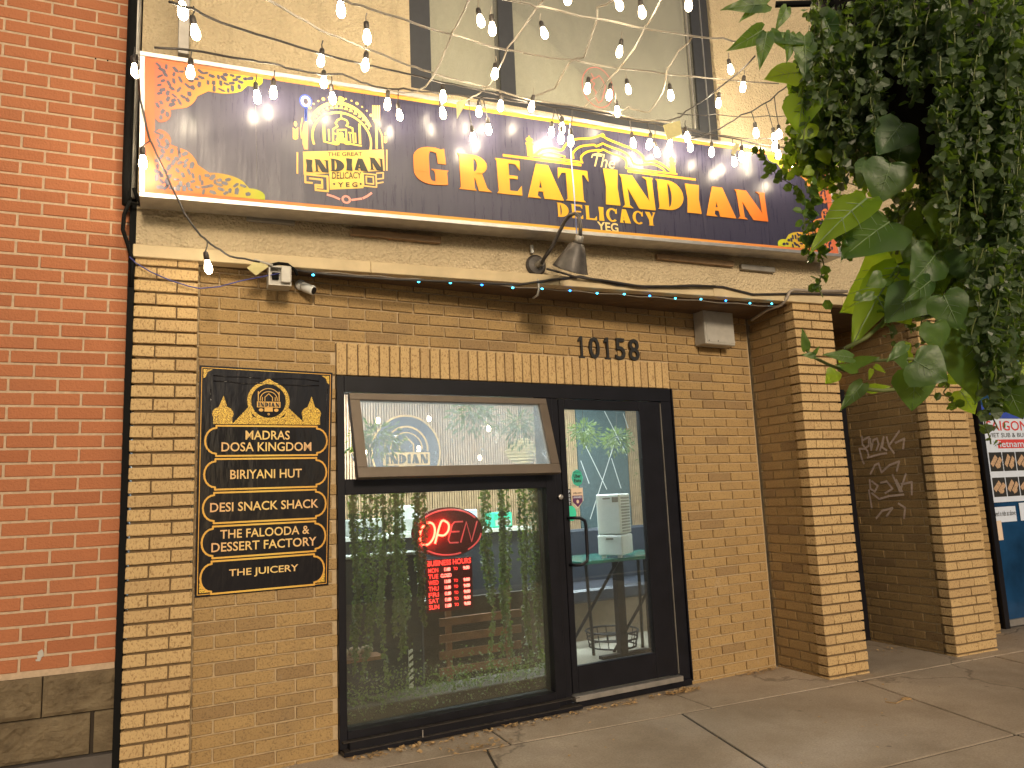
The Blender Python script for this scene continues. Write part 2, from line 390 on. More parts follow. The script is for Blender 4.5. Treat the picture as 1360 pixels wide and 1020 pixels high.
def rc(x0, x1, y0, y1): return [(x0, y0), (x1, y0), (x1, y1), (x0, y1)]
def ribbon(pts, wd):
    out = []
    for i in range(len(pts) - 1):
        (x0, y0), (x1, y1) = pts[i], pts[i + 1]; dx, dy = x1 - x0, y1 - y0; L = math.hypot(dx, dy) or 1; nx, ny = -dy / L * wd / 2, dx / L * wd / 2; ex, ey = dx / L * wd * .3, dy / L * wd * .3
        out.append([(x0 - ex + nx, y0 - ey + ny), (x0 - ex - nx, y0 - ey - ny), (x1 + ex - nx, y1 + ey - ny), (x1 + ex + nx, y1 + ey + ny)])
    return out
def glyph(ch, k=.42):          # k = heavy stem width in a unit box
    th = .11
    if ch == 'I': return [[(0, 1), (0, 1 - .05), (.1, .5), (0, .05), (0, 0), (1, 0), (1, .05), (.9, .5), (1, .95), (1, 1)]]
    if ch == 'E': return [[(0, 1), (.06, .93), (.07, .07), (0, 0), (k + .08, 0), (k + .08, 1)], [(k, 1), (k, 1 - th), (.8, 1 - th), (.97, .72), (.98, 1)], [(k, .46), (.86, .46), (.86, .55), (k, .55)], [(k, 0), (1, 0), (1, .28), (.82, th), (k, th)]]
    if ch == 'L': return [[(0, 1), (.07, .93), (.07, .07), (0, 0), (k + .08, 0), (k + .08, .93), (k + .14, 1)], [(k, 0), (1, 0), (1, .3), (.82, th), (k, th)]]
    if ch == 'A': return [[(0, 0), (.36, 0), (.27, .08), (.46, .9), (.28, 1)], [(.28, 1), (.62, 1), (1, 0), (.46, 0)], [(.2, .20), (.6, .20), (.57, .31), (.23, .31)]]
    if ch == 'N': return [[(0, 1), (.38, 1), (1, 0), (.52, 0), (.08, .86)], [(.06, .9), (.2, .82), (.24, .08), (.34, 0), (.02, 0), (.10, .08)], [(.68, 1), (1, 1), (.97, .92), (1, 0), (.84, .2), (.80, .92)]]
    if ch == 'D': return [[(0, 1), (.06, .94), (.06, .06), (0, 0), (k, 0), (k, 1)]] + arc(k - .01, .5, 1 - k, .5, .15, .40, -90, 90, 14)
    if ch == 'T': return [[(.27, .95), (.27, .06), (.2, 0), (.86, 0), (.79, .06), (.79, .95)], [(.02, 1), (0, .66), (.13, .86), (.87, .86), (1, .66), (.98, 1)]]
    if ch == 'R': return [[(0, 1), (.06, .94), (.06, .06), (0, 0), (.54, 0), (.48, .06), (.48, 1)]] + arc(.47, .72, .42, .28, .12, .19, -90, 90, 10) + [[(.43, .5), (.72, .5), (.86, .10), (1, 0), (.6, 0), (.52, .3), (.43, .42)]]
    if ch == 'G': return arc(.5, .68, .5, .32, .06, .21, 90, 180, 8) + arc(.5, .32, .5, .32, .06, .21, 180, 270, 8) + [rc(0, .44, .32, .68), [(.5, 1), (.5, .89), (.66, .86), (.7, .58), (.93, .58), (.9, 1), (.8, .97), (.66, 1)], [(.5, .42), (1, .42), (.95, .36), (.96, .04), (.86, .02), (.6, 0), (.6, .3), (.58, .37), (.5, .4)], rc(.49, .62, 0, .1)]
    if ch == 'C': return arc(.55, .5, .55, .5, .55 - k, .39, 50, 310, 18) + [[(.84, .62), (.98, .62), (.98, 1), (.9, .9), (.8, .85)]]
    if ch == 'Y': return [[(0, 1), (.42, 1), (.7, .45), (.34, .4)], [(.66, 1), (1, 1), (.9, .93), (.66, .42), (.56, .5), (.78, .93)], [(.34, .45), (.68, .45), (.68, .06), (.78, 0), (.24, 0), (.34, .06)]]
    return []
def put_glyph(mb, fr, ch, u0, u1, v0, v1, k=.42, lift=.001, thick=.004):
    for p in glyph(ch, k):
        q = [(u0 + (u1 - u0) * a, v0 + (v1 - v0) * b) for a, b in p]
        mb.fl += 1; mb.prism(fr, q, thick + (mb.fl % 9) * .00015, lift)
def word(mb, fr, s, u0, u1, v0, v1, k=.3, gap=.12, slope=0, thick=.002, widths=None, lift=.001):
    wd = [(widths or {}).get(c, .45 if c == 'I' else 1) for c in s]; tot = sum(wd) + gap * (len(s) - 1); u = u0; sc = (u1 - u0) / tot
    for c, x in zip(s, wd):
        dv_ = slope * (u - u0); put_glyph(mb, fr, c, u, u + x * sc, v0 + dv_, v1 + dv_, k, lift, thick); u += (x + gap) * sc

# ------------------------------------------------------------------ bricks
BR = {}
def brick_mesh(L, H, D, kind, mat):
    key = (round(L, 3), round(H, 3), round(D, 3), kind, mat.name)
    if key not in BR:
        vs = []
        rnd = random.Random(hash(key[:4]) & 0xffff)
        mb = MB(); mb.bb(0, L, 0, D, 0, H)
        me = bpy.data.meshes.new('brick'); me.from_pydata([tuple(v) for v in mb.v], [], mb.f)
        bm = bmesh.new(); bm.from_mesh(me); bmesh.ops.recalc_face_normals(bm, faces=bm.faces)
        bmesh.ops.bevel(bm, geom=bm.edges[:], offset=.0028, segments=1, affect='EDGES')
        for v in bm.verts: v.co += Vector((rnd.uniform(-1, 1), rnd.uniform(-1, 1), rnd.uniform(-1, 1))) * .0011
        bm.to_mesh(me); bm.free(); me.materials.append(mat); BR[key] = me
    return BR[key]
def lay(parent, O, d, nrm, bricks, mat, H, D=.05, cap=300, jitter=.0015, mortar_mat=None):
    """bricks: list of (s, z, L, H or None). O + d*s + z; front face lies on the plane through O, bodies go inward."""
    rot = Matrix((d, -nrm, ZUP)).transposed().to_4x4()
    bricks = sorted(bricks, key=lambda b: (O + d * (b[0] + b[2] / 2) + ZUP * (b[1]) - CAM).length / max(b[2], .05) ** .5)
    rest = MB()
    for i, b in enumerate(bricks):
        s, z, L = b[:3]; h = b[3] if len(b) > 3 and b[3] else H
        jit = random.uniform(-jitter, jitter)
        p = O + d * s + ZUP * z + nrm * jit
        if i < cap:
            mw = rot.copy(); mw.translation = p; inst('brick', brick_mesh(L, h, D, i % 3, mat), mw, parent)
        else:
            rest.box(p, d * L, -nrm * D, ZUP * h)
    if rest.v: tag(build('bricks', rest, mat, parent, bevel=.0025), kind='stuff')
def courses(z_list, H, s0, s1, pitch, joint, phase, cuts=()):
    """rows: z_list of (z, parity). phase(parity) = s of a joint centre. cuts = list of (s0,s1,z0,z1) openings"""
    out = []
    for z, par in z_list:
        spans = [(s0, s1)]
        for c0, c1, d0, d1 in cuts:
            if z + H > d0 + .004 and z < d1 - .004:
                ns = []
                for a, b in spans:
                    if c1 <= a or c0 >= b: ns.append((a, b)); continue
                    if c0 > a: ns.append((a, c0))
                    if c1 < b: ns.append((c1, b))
                spans = ns
        for a, b in spans:
            ph = phase(par); k = math.floor((a - ph) / pitch)
            while ph + k * pitch < b:
                l = max(a, ph + k * pitch + (joint / 2)); r = min(b, ph + (k + 1) * pitch - joint / 2); k += 1
                if r - l > .018: out.append((round(l, 4), z, round(r - l, 3)))
    return out
CH = .0677

# =================================================================== GROUND
g = MB(); g.bb(-60, 60, -120, 60, -.6, -.16); tag(build('ground', g, M['asphalt']), kind='structure')
rd = MB(); rd.bb(-60, 60, -16, -5.6, -.30, -.13); tag(build('road', rd, M['asphalt']), kind='structure')
kb = MB(); kb.bb(-60, 60, -5.6, -5.42, -.3, -.002); tag(build('kerb', kb, M['concrete'], bevel=.01), kind='structure')
sb = MB(); sb.bb(-60, 60, -5.415, 8.0, -.155, -.007); sw = tag(build('sidewalk', sb, M['joint'], origin=(0, 0, 0)), kind='structure')
SK = .21
def slab(x0, x1, y0, y1, z=0.0):
    mb = MB(); q = [(x0 + SK * y0, y0), (x1 + SK * y0, y0), (x1 + SK * y1, y1), (x0 + SK * y1, y1)]
    tl = random.uniform(-.002, .002)
    mb.add([(a, b, -.06) for a, b in q] + [(a, b, z + tl * (i % 2)) for i, (a, b) in enumerate(q)], [(3, 2, 1, 0), (4, 5, 6, 7), (0, 1, 5, 4), (1, 2, 6, 5), (2, 3, 7, 6), (3, 0, 4, 7)])
    build('paving_slab', mb, M['concrete'], sw, bevel=.003)
xs = [-1.98, -.73, .52, 1.785, 3.04, 4.50, 5.85, 7.2, 8.5]
ys = [-5.4, -3.9, -2.6, -1.35, -.128]
for i in range(len(xs) - 1):
    for j in range(len(ys) - 1): slab(xs[i] + .008, xs[i + 1] - .008, ys[j] + .008, ys[j + 1] - .009)
SK0 = SK; SK = 0.0
for a, b in [(-.9, .4), (.412, 1.90), (1.91, 3.24), (3.25, 4.46), (4.472, 5.6), (5.61, 7.2), (7.21, 9)]: slab(a, b, -.114, 1.2, -.001)

# =================================================================== RED BRICK BUILDING (left)
rw = thing('brick_wall', (-.5, .05, 0), 'red brick wall with pale joints on a rough stone base, left of the storefront', 'wall')
RY = Vector((0, .05, 0)); nY = Vector((0, -1, 0)); dX = Vector((1, 0, 0))
RX1 = -.033; RX0 = -1.02
mb = MB(); mb.bb(RX0 - .02, RX1 - .003, .054, .30, .60, 5.2); build('mortar', mb, M['mortar_pale'], rw)
pj = onY(81.4, 404, .05)  # a head joint of the row whose bed joint passes (81,412)
pb = onY(81.4, 412, .05)
rows = []; k0 = round((pb.z - .602) / CH); z00 = pb.z - k0 * CH
for k in range(0, 60):
    z = z00 + k * CH
    if z > 4.9: break
    rows.append((z + .005, (k - k0) % 2))
lay(rw, RY, dX, nY, courses(rows, CH - .0105, RX0, RX1, .203, .0105, lambda p: pj.x + (.1015 if p else 0)), M['red'], CH - .0105, .04, cap=300)
def split_block(x0, x1, z0, z1, rough=.026):
    n, mrows = max(3, int((x1 - x0) / .022)), 9; vs = []; fs = []
    for j in range(mrows + 1):
        for i in range(n + 1):
            e = 0 if (i in (0, n) or j in (0, mrows)) else 1
            vs.append((x0 + (x1 - x0) * i / n, .05 - (random.uniform(.004, rough) + .006 * e if e else .001), z0 + (z1 - z0) * j / mrows))
    for j in range(mrows):
        for i in range(n):
            a = j * (n + 1) + i; fs.append((a, a + 1, a + n + 2, a + n + 1))
    b = len(vs); vs += [(x0, .2, z0), (x1, .2, z0), (x1, .2, z1), (x0, .2, z1)]
    fs += [tuple(range(0, n + 1))[::-1] + (b, b + 1), tuple(mrows * (n + 1) + i for i in range(n + 1)) + (b + 2, b + 3), tuple(j * (n + 1) + n for j in range(mrows + 1)) + (b + 2, b + 1), tuple(j * (n + 1) for j in range(mrows + 1))[::-1] + (b, b + 3)]
    m_ = MB(); m_.add(vs, fs); build('stone_block', m_, M['split'], rw)
mb = MB(); mb.bb(RX0, RX1, .07, .3, 0, .60); build('block_backing', mb, M['joint'], rw)
for a, b in [(-1.02, -.734), (-.728, -.329), (-.323, -.020)]: split_block(a, b, .422, .598)
for a, b in [(-1.02, -.54), (-.534, -.130)]: split_block(a, b, .236, .414)
mb = MB(); mb.bb(-.112, -.022, .046, .2, .236, .414); build('stone_block', mb, M['split'], rw, bevel=.003)
mb = MB(); mb.bb(-1.1, -.010, .02, .25, -.05, .228); build('foundation', mb, plain('dark_foundation_concrete', (.10, .085, .075), .9, bump=.4), rw, bevel=.005)
mb = MB(); mb.flat((Vector((0, .0495, 0)), dX, ZUP, nY), [[(lambda p: (p.x, p.z))(onY(x, y, .05)) for x, y in q] for q in ([(50, 866), (56, 862), (58, 866), (52, 871)], [(49, 871), (58, 866), (58, 871), (50, 876)], [(47, 876), (56, 873), (53, 878), (48, 878)])], .003)
build('paint_mark', mb, M['plastic'], rw)
for x, y in ((127, 78), (143, 80.5)):
    mb = MB(); mb.lathe([(.004, 0), (.004, .002)], onY(x, y, .046), 8, nY); build('drill_hole', mb, M['black2'], rw)
# gap flashing and pipe between the two buildings
fl = thing('gap_flashing', (-.02, .03, 0), 'black rubber strip sealing the gap between red and tan buildings', 'flashing')
mb = MB(); mb.bb(-.031, -.001, .003, .2, 0, 5.3); build('strip', mb, M['black2'], fl)
mb = MB(); mb.tube([(-.048, -.035, 5.2), (-.047, -.035, 3.0), (-.044, -.03, 2.86)], .024, 10); build('pipe', mb, M['black2'], fl, smooth=True)
mb = MB(); mb.tube([(-.022, -.03, 5.2), (-.022, -.03, 2.9)], .016, 8); build('pipe', mb, M['dirtymetal'], fl, smooth=True)
mb = MB(); mb.tube([onY(178, 250, -.05), onY(182, 262, -.05), onY(186, 272, -.04), onY(172, 268, -.05), onY(165, 285, -.05), onY(163, 305, -.04), onY(170, 325, -.03), onY(176, 345, -.02), onY(174, 380, -.0)], .010, 8)
build('cable_loop', mb, M['black2'], fl, smooth=True)

# =================================================================== TAN BUILDING
def pillar(label, x0, x1, zt, pattern, rowz, D=.09, dback=.12):
    t = thing('brick_pillar', ((x0 + x1) / 2, 0, 0), label, 'pillar')
    mb = MB(); mb.bb(x0 + .014, x1 - .014, .016, dback, 0, zt); build('mortar', mb, M['mortar_dark'], t)
    br = []
    for z, par in rowz:
        cuts = pattern[par]; e = [x0] + cuts + [x1]
        for i in range(len(e) - 1):
            a = e[i] + (.003 if i else 0); b = e[i + 1] - (.003 if i < len(e) - 2 else 0); br.append((a, z, round(b - a, 4)))
    lay(t, Vector((0, 0, 0)), dX, nY, br, M['yellow'], CH - .0125, D, jitter=.002)
    return t
rowsL = []
for n in range(-1, 39):
    z = (35 - n) * CH + .19
    if z + CH < 2.63 and z > -.05: rowsL.append((z + .006, n % 2))
pillar('left brick pillar of yellow raked brick, between red wall and menu poster', 0.0, .297, 2.605, {0: [.197], 1: [.10]}, rowsL)
ZR = 2.1825
def rowsM(z0, z1): return [(ZR - k * CH + .005, k % 2) for k in range(-9, 40) if ZR - k * CH >= z0 - .06 and ZR - k * CH + CH <= z1 + .012]
zg = [(ZR - k * CH + .006, k % 2) for k in range(-7, 34) if ZR - k * CH > -.07]
PX0, PX1 = 4.325, 4.70
pillar('brick pillar right of the shop door, under the grey conduit bend', PX0, PX1, 2.655, {0: [PX0 + .165], 1: [PX0 + .095, PX0 + .255]}, zg)
QX0, QX1 = 5.60, 6.06
pillar('far brick pillar beside the blue poster door, lit orange on its corner', QX0, QX1, 2.655, {0: [QX0 + .245], 1: [QX0 + .12, QX0 + .29]}, zg)

# main recessed wall, turned a few degrees from the pillars
mw_ = thing('brick_wall', wp(2, 0, 0), 'recessed tan brick wall around the black door and window', 'wall')
F0, F1, FT = .733, 3.187, 2.05
mb = MB()
mb.wb(-.01, F0, -.012, -.20, 0, 2.66); mb.wb(F0, F1, -.012, -.20, FT + .002, 2.66); mb.wb(F1, 4.03, -.012, -.20, 0, 2.66)
build('mortar', mb, M['mortar'], mw_)
br = courses(rowsM(0, 2.69), CH - .0095, .002, 3.192, .203, .0095, lambda p: .0 if p == 0 else .1015, [(F0, F1 + .01, -1, 2.247)])
br += courses(rowsM(0, 2.69), CH - .0095, 3.202, 4.012, .2218, .0095, lambda p: 3.28 if p == 0 else 3.39)
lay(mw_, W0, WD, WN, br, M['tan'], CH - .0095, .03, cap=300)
# soldier course lintel
sol = []; n = 38; pit = (F1 - F0) / n
lint = thing('soldier_course', wp(1.96, 0, 2.06), 'row of upright yellow bricks above the door and window', 'lintel')
mb = MB(); mb.wb(F0 + .002, F1 - .002, .002, -.006, 2.056, 2.235); build('mortar', mb, M['mortar_dark'], lint)
lay(lint, W0 + WN * .012, WD, WN, [(F0 + i * pit + .004, 2.054, round(pit - .0085, 4), .186) for i in range(n)], M['yellow'], .18, .03, cap=60)
# return wall at the right end of the recess
rt = thing('brick_wall', (4.335, .3, 0), 'narrow brown brick side wall joining the recess to the pillar', 'wall')
mb = MB(); mb.bb(4.346, 4.60, .085, .62, 0, 2.66); build('mortar', mb, M['mortar'], rt)
dYp = Vector((0, -1, 0)); nXm = Vector((-1, 0, 0))
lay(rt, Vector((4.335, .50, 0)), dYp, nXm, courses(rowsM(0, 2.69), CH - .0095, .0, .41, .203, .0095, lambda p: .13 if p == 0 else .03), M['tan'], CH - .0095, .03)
# alcove wall with graffiti
gw = thing('brick_wall', (5.62, .45, 0), 'brown brick alcove wall with pink graffiti, between pillar and far pillar', 'wall')
mb = MB(); mb.bb(5.621, 5.9, .085, .9, 0, 2.66); build('mortar', mb, M['mortar'], gw)
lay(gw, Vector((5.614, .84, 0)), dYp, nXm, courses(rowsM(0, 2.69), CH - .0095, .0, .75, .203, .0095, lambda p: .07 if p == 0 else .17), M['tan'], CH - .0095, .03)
mb = MB(); gfr = (Vector((5.606, 0, 0)), Vector((0, -1, 0)), ZUP, Vector((-1, 0, 0)))
def gpt(x, y):
    p = onX(x, y, 5.606); return (-p.y, p.z)
G7 = lambda x, y: gpt(1060 + x / 5.1, 500 + y / 5.1)
strokes = [[(432, 405), (436, 460), (470, 505), (480, 550)], [(440, 430), (480, 410), (478, 470), (450, 490), (415, 490), (430, 550), (445, 590)], [(490, 420), (495, 500), (510, 430), (535, 420), (545, 460), (530, 500)], [(555, 500), (580, 410), (570, 480), (600, 500)], [(600, 410), (615, 470), (685, 370)], [(615, 470), (650, 520)], [(660, 450), (720, 420), (712, 490)], [(470, 550), (560, 525), (600, 520)],
           [(490, 660), (520, 600), (545, 590), (565, 650), (620, 600), (685, 575), (668, 640)], [(485, 700), (490, 760), (520, 780), (540, 740), (500, 710)], [(480, 770), (500, 890)], [(560, 720), (600, 710), (640, 760), (590, 790)], [(640, 665), (690, 780), (730, 660)], [(665, 700), (705, 780)], [(700, 730), (770, 715), (770, 800)], [(500, 790), (550, 830), (615, 810), (715, 800)], [(530, 960), (570, 910), (640, 890), (600, 945)], [(680, 860), (725, 890), (718, 960)]]
for s_ in strokes: mb.flat(gfr, ribbon([G7(*q) for q in s_], .017), .0)
build('graffiti', mb, M['graffiti'], gw)
# back of the alcove: black door, brick head
ad = thing('door', (5.2, .84, 0), 'narrow black door edge deep in the alcove beside the graffiti wall', 'door')
mb = MB(); mb.bb(4.72, 5.61, .83, .88, .005, 2.14); build('door_leaf', mb, M['black'], ad)
mb = MB(); mb.bb(5.54, 5.612, .80, .829, .005, 2.14); build('door_frame', mb, M['black'], ad)
hw = thing('brick_wall', (5.2, .83, 2.15), 'strip of tan bricks over the alcove door', 'wall')
mb = MB(); mb.bb(4.71, 5.612, .847, .9, 2.142, 2.66); build('mortar', mb, M['mortar'], hw)
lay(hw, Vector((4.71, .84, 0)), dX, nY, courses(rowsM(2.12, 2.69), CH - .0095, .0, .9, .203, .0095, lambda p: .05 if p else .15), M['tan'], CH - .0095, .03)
sw2 = thing('brick_wall', (4.7, .5, 0), 'hidden brick flank of the pillar facing the alcove', 'wall')
mb = MB(); mb.bb(4.60, 4.695, .10, .86, 0, 2.66); build('panel', mb, M['tan'], sw2)
# wall strip and blue door on the far right
bs = thing('brick_wall', (6.4, .42, 0), 'shaded brick strip between far pillar and blue door', 'wall')
mb = MB(); mb.bb(6.05, 6.72, .428, .6, 0, 2.66); mb.bb(6.03, 6.05, .1, .5, 0, 2.66); build('mortar', mb, M['mortar_dark'], bs)
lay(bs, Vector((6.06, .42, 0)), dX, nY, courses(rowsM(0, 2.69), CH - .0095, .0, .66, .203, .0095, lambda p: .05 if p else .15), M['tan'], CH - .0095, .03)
bd = thing('door', (7.3, .42, 0), 'blue glass door covered with food menu posters at the right edge', 'door')
BY = .42
mb = MB(); mb.bb(6.74, 6.80, BY - .03, BY + .05, .03, 2.3); mb.bb(6.74, 8.6, BY - .03, BY + .05, 2.3, 2.38); mb.bb(8.54, 8.6, BY - .03, BY + .05, .03, 2.3); build('door_frame', mb, M['black'], bd)
mb = MB(); mb.bb(6.80, 8.54, BY, BY + .02, .06, 2.3); build('glass', mb, M['blueglass'], bd)
mb = MB(); mb.bb(6.80, 8.54, BY - .025, BY - .001, .045, .10); build('bottom_rail', mb, M['alu'], bd)
pf = (Vector((0, BY - .004, 0)), dX, ZUP, nY)
def bp(x, y): p = onY(x, y, BY); return (p.x, p.z)
def brect(x0, y0, x1, y1):
    a = bp(x0, y0); b = bp(x1, y1); return rc(a[0], b[0], b[1], a[1])
x00, z00_ = bp(1304, 556); zb_ = bp(1312, 668)[1]
mb = MB(); mb.prism(pf, rc(x00, 8.2, zb_, z00_), .001, 0); build('poster_sheet', mb, M['paper'], bd)
mb = MB(); mb.flat(pf, [rc(x00 - .01, 8.2, z00_ + .002, z00_ + .12)], .002); build('poster_header', mb, M['blueink'], bd)
mb = MB(); put_text(mb, pf, 'SAIGON ROAST', x00 + .04, x00 + 1.15, z00_ - .11, z00_ - .02, .01, lift=.003); mb.flat(pf, [rc(x00 + .16, 8.2, z00_ - .27, z00_ - .19)], .002)
build('poster_lettering', mb, M['redink'], bd)
mb = MB(); put_text(mb, pf, 'Vietnamese Subs', x00 + .10, x00 + .95, z00_ - .26, z00_ - .20, .01, lift=.005); build('poster_lettering', mb, M['paper'], bd)
mb = MB()
put_text(mb, pf, 'VIET SUB & BUBBLE TEA', x00 + .05, x00 + .85, z00_ - .17, z00_ - .13, 0, lift=.003)
for i in range(6): put_text(mb, pf, 'Monday 10:00 - 6:00', x00 + .03, x00 + .22, z00_ - .34 - i * .025, z00_ - .325 - i * .025, 0, lift=.003)
for i in range(3): put_text(mb, pf, 'Now open for dine in', x00 + .45, x00 + .75, z00_ - .33 - i * .04, z00_ - .31 - i * .04, 0, lift=.003)
build('poster_lettering', mb, M['ink'], bd)
zp = bp(1310, 601)[1]; sz = .17
for r in range(2):
    for c in range(5):
        mb = MB(); a = x00 + .02 + c * (sz + .012); b = zp - r * (sz + .055)
        mb.flat(pf, [rc(a, a + sz, b - sz, b)], .0025); build('food_picture', mb, M['ink'], bd)
        mb = MB(); th = random.uniform(.5, 1.0)
        for q in range(2):
            cx, cy = a + sz * (.33 + .34 * q), b - sz * (.45 + .1 * q); L = sz * .32
            mb.flat(pf, [[(cx - L * math.cos(th) - .016, cy - L * math.sin(th) + .016), (cx - L * math.cos(th) + .016, cy - L * math.sin(th) - .016), (cx + L * math.cos(th) + .016, cy + L * math.sin(th) - .016), (cx + L * math.cos(th) - .016, cy + L * math.sin(th) + .016)]], .0045)
        mb.flat(pf, disc(a + sz * .62, b - sz * .68, .033, .026), .0045)
        build('food_picture', mb, M['food'], bd)
mb = MB(); a = bp(1316, 674); b = bp(1350, 692); mb.flat(pf, [rc(a[0], b[0], b[1], a[1])], .002); a = bp(1352, 668); b = bp(1375, 690); mb.flat(pf, [rc(a[0], b[0], b[1], a[1])], .002); build('notice', mb, M['paper'], bd)
mb = MB(); a = bp(1318, 692); b = bp(1332, 717); mb.flat(pf, [rc(a[0], b[0], b[1], a[1])], .003); build('notice', mb, M['cream'], bd)
mb = MB(); a = bp(1318, 679); b = bp(1348, 684); put_text(mb, pf, 'Need a ride at above', a[0], b[0], b[1], a[1], lift=.004); build('notice_lettering', mb, M['ink'], bd)

# upper facade: stucco band, fascia trim, soffit
uf = thing('stucco_facade', (4, 0, 2.66), 'beige rough stucco upper wall carrying the black sign', 'wall')
UX0, UX1, UZ0, UZ1 = 1.468, 3.80, 3.80, 5.6
mb = MB()
mb.bb(0, UX0, 0, .1, 2.67, 5.8); mb.bb(UX0, UX1, 0, .1, 2.67, UZ0); mb.bb(UX1, 9.5, 0, .1, 2.67, 5.8)
build('stucco', mb, M['stucco'], uf)
def fz(x): return 2.598 + .011 * x
mb = MB(); vs = []
xsf = [-.012, 1.2, 2.4, 3.6, 4.8, 6.5, 9.5]
for i in range(len(xsf) - 1):
    a, b = xsf[i] + .001, xsf[i + 1] - .001
    mb.add([(a, -.022, fz(a)), (b, -.022, fz(b)), (b, .06, fz(b)), (a, .06, fz(a)), (a, -.022, fz(a) + .066), (b, -.022, fz(b) + .066), (b, .06, fz(b) + .066), (a, .06, fz(a) + .066)], [(0, 3, 2, 1), (4, 5, 6, 7), (0, 1, 5, 4), (1, 2, 6, 5), (2, 3, 7, 6), (3, 0, 4, 7)])
build('fascia_trim', mb, M['trim'], uf, bevel=.003)
mb = MB(); mb.bb(0, 9.5, -.008, .5, 2.664, 2.669) if False else None
mb = MB()
for i in range(12):
    y0 = .062 + i * .09; mb.add([(0, y0, 2.612), (9.5, y0, 2.66), (9.5, y0 + .086, 2.66), (0, y0 + .086, 2.612), (0, y0, 2.69), (9.5, y0, 2.72), (9.5, y0 + .086, 2.72), (0, y0 + .086, 2.69)], [(0, 3, 2, 1), (4, 5, 6, 7), (0, 1, 5, 4), (1, 2, 6, 5), (2, 3, 7, 6), (3, 0, 4, 7)])
build('soffit_boards', mb, M['soffit'], uf)
# small weathered cleats below the sign
for (xa, ya, xb, yb, mt) in [(328, 284, 392, 297, 'dirtymetal'), (466, 303, 586, 322, 'brownwall'), (873, 338, 975, 352, 'brownwall'), (985, 352, 1030, 360, 'dirtymetal')]:
    p = onY(xa, ya, -.03); q = onY(xb, yb, -.03); mb = MB(); mb.bb(p.x, q.x, -.03, -.002, (p.z + q.z) / 2 - .02, (p.z + q.z) / 2 + .02)
    build('cleat', mb, M[mt], uf, bevel=.003)

# upstairs window
uw = thing('window', ((UX0 + UX1) / 2, .05, UZ0), 'large dark framed upstairs window with grey green blinds and pink emblem', 'window')
mb = MB()
mb.bb(UX0 + .002, 1.61, .03, .13, UZ0 + .002, UZ1); mb.bb(2.08, 2.185, .035, .125, UZ0 + .10, UZ1); mb.bb(3.64, UX1 - .002, .03, .13, UZ0 + .002, UZ1); mb.bb(1.612, 3.638, .033, .127, UZ0 + .002, UZ0 + .095)
build('frame', mb, plain('grey_window_frame', (.028, .030, .036), .45), uw)
mb = MB(); mb.bb(1.61, 2.08, .05, .056, UZ0 + .095, UZ1); build('pane', mb, M['glass_up'], uw)
mb = MB(); mb.bb(2.185, 3.64, .05, .056, UZ0 + .095, UZ1); build('pane', mb, M['glass_up'], uw)
mb = MB(); mb.bb(1.58, 3.70, .115, .14, UZ0 + .05, UZ1); build('blind', mb, M['blinds'], uw)
mb = MB(); mb.bb(3.60, 3.606, .03, .049, UZ0 + .1, UZ1); mb.bb(3.72, 3.726, .02, .029, UZ0 + .01, UZ1); build('frame_edge', mb, M['alu'], uw)
ufr = (Vector((0, .048, 0)), dX, ZUP, nY)
c0 = onY(794, 116, .048); mb = MB(); mb.flat(ufr, arc(c0.x, c0.z, .125, .15, .119, .144, 0, 360, 40))
def up_(x, y): p = onY(700 + x / 5.23, y / 5.23, .048); return (p.x, p.z)
mb.flat(ufr, ribbon([up_(*q) for q in [(445, 510), (465, 545), (440, 560), (470, 580), (455, 610), (480, 640), (470, 670), (495, 715), (520, 700), (530, 660), (545, 600), (520, 550), (500, 525), (480, 540), (465, 545)]], .006))
build('emblem', mb, M['pink_line'], uw)

# =================================================================== SIGN
S0 = Vector((.019, -.2, 2.843)); SD = Vector((4.624, 0, .111)).normalized(); SU = Vector((-SD.z, 0, SD.x)); SW = 4.615; SH = .765
def onS(x, y):
    p = onY(x, y, -.205) - S0; return (p.dot(SD), p.dot(SU))
SF = (S0, SD, SU, nY)
sg = thing('shop_sign', (2.3, -.2, 2.85), 'long black and gold shop sign reading The Great Indian Delicacy, on the stucco', 'sign')
def sbx(mb, u0, u1, v0, v1, n0, n1): return mb.box(S0 + SD * u0 + SU * v0 + nY * n0, SD * (u1 - u0), SU * (v1 - v0), nY * (n1 - n0))
mb = MB(); sbx(mb, .012, SW - .012, .012, SH - .012, -.17, -.004); build('sign_box', mb, M['dirtymetal'], sg)
fr_ = .024
for (a, b, c, d) in [(0, SW, 0, fr_), (0, SW, SH - fr_, SH), (0, fr_, fr_ + .001, SH - fr_ - .001), (SW - fr_, SW, fr_ + .001, SH - fr_ - .001)]:
    mb = MB(); sbx(mb, a, b, c, d, -.15, .012); build('frame_rail', mb, M['alu'], sg, bevel=.002)
e = [0.0, .55, 1.13, 1.76, 2.3, 2.85, 3.4, 3.96, SW]
for i in range(len(e) - 1):
    a = max(e[i], fr_ + .001) + .0006; b = min(e[i + 1], SW - fr_ - .001) - .0006
    mb = MB(); sbx(mb, a, b, fr_ + .001, SH - fr_ - .001, -.003, .001); build('sign_panel', mb, M['signblack'], sg)
mb = MB()
for (a, b, c, d) in [(fr_, SW - fr_, fr_, fr_ + .020), (fr_, SW - fr_, SH - fr_ - .022, SH - fr_), (fr_, fr_ + .045, fr_ + .02, SH - fr_ - .022), (SW - fr_ - .045, SW - fr_, fr_ + .02, SH - fr_ - .022)]: mb.flat(SF, [rc(a, b, c, d)], .0022)
build('border', mb, M['goldborder'], sg)
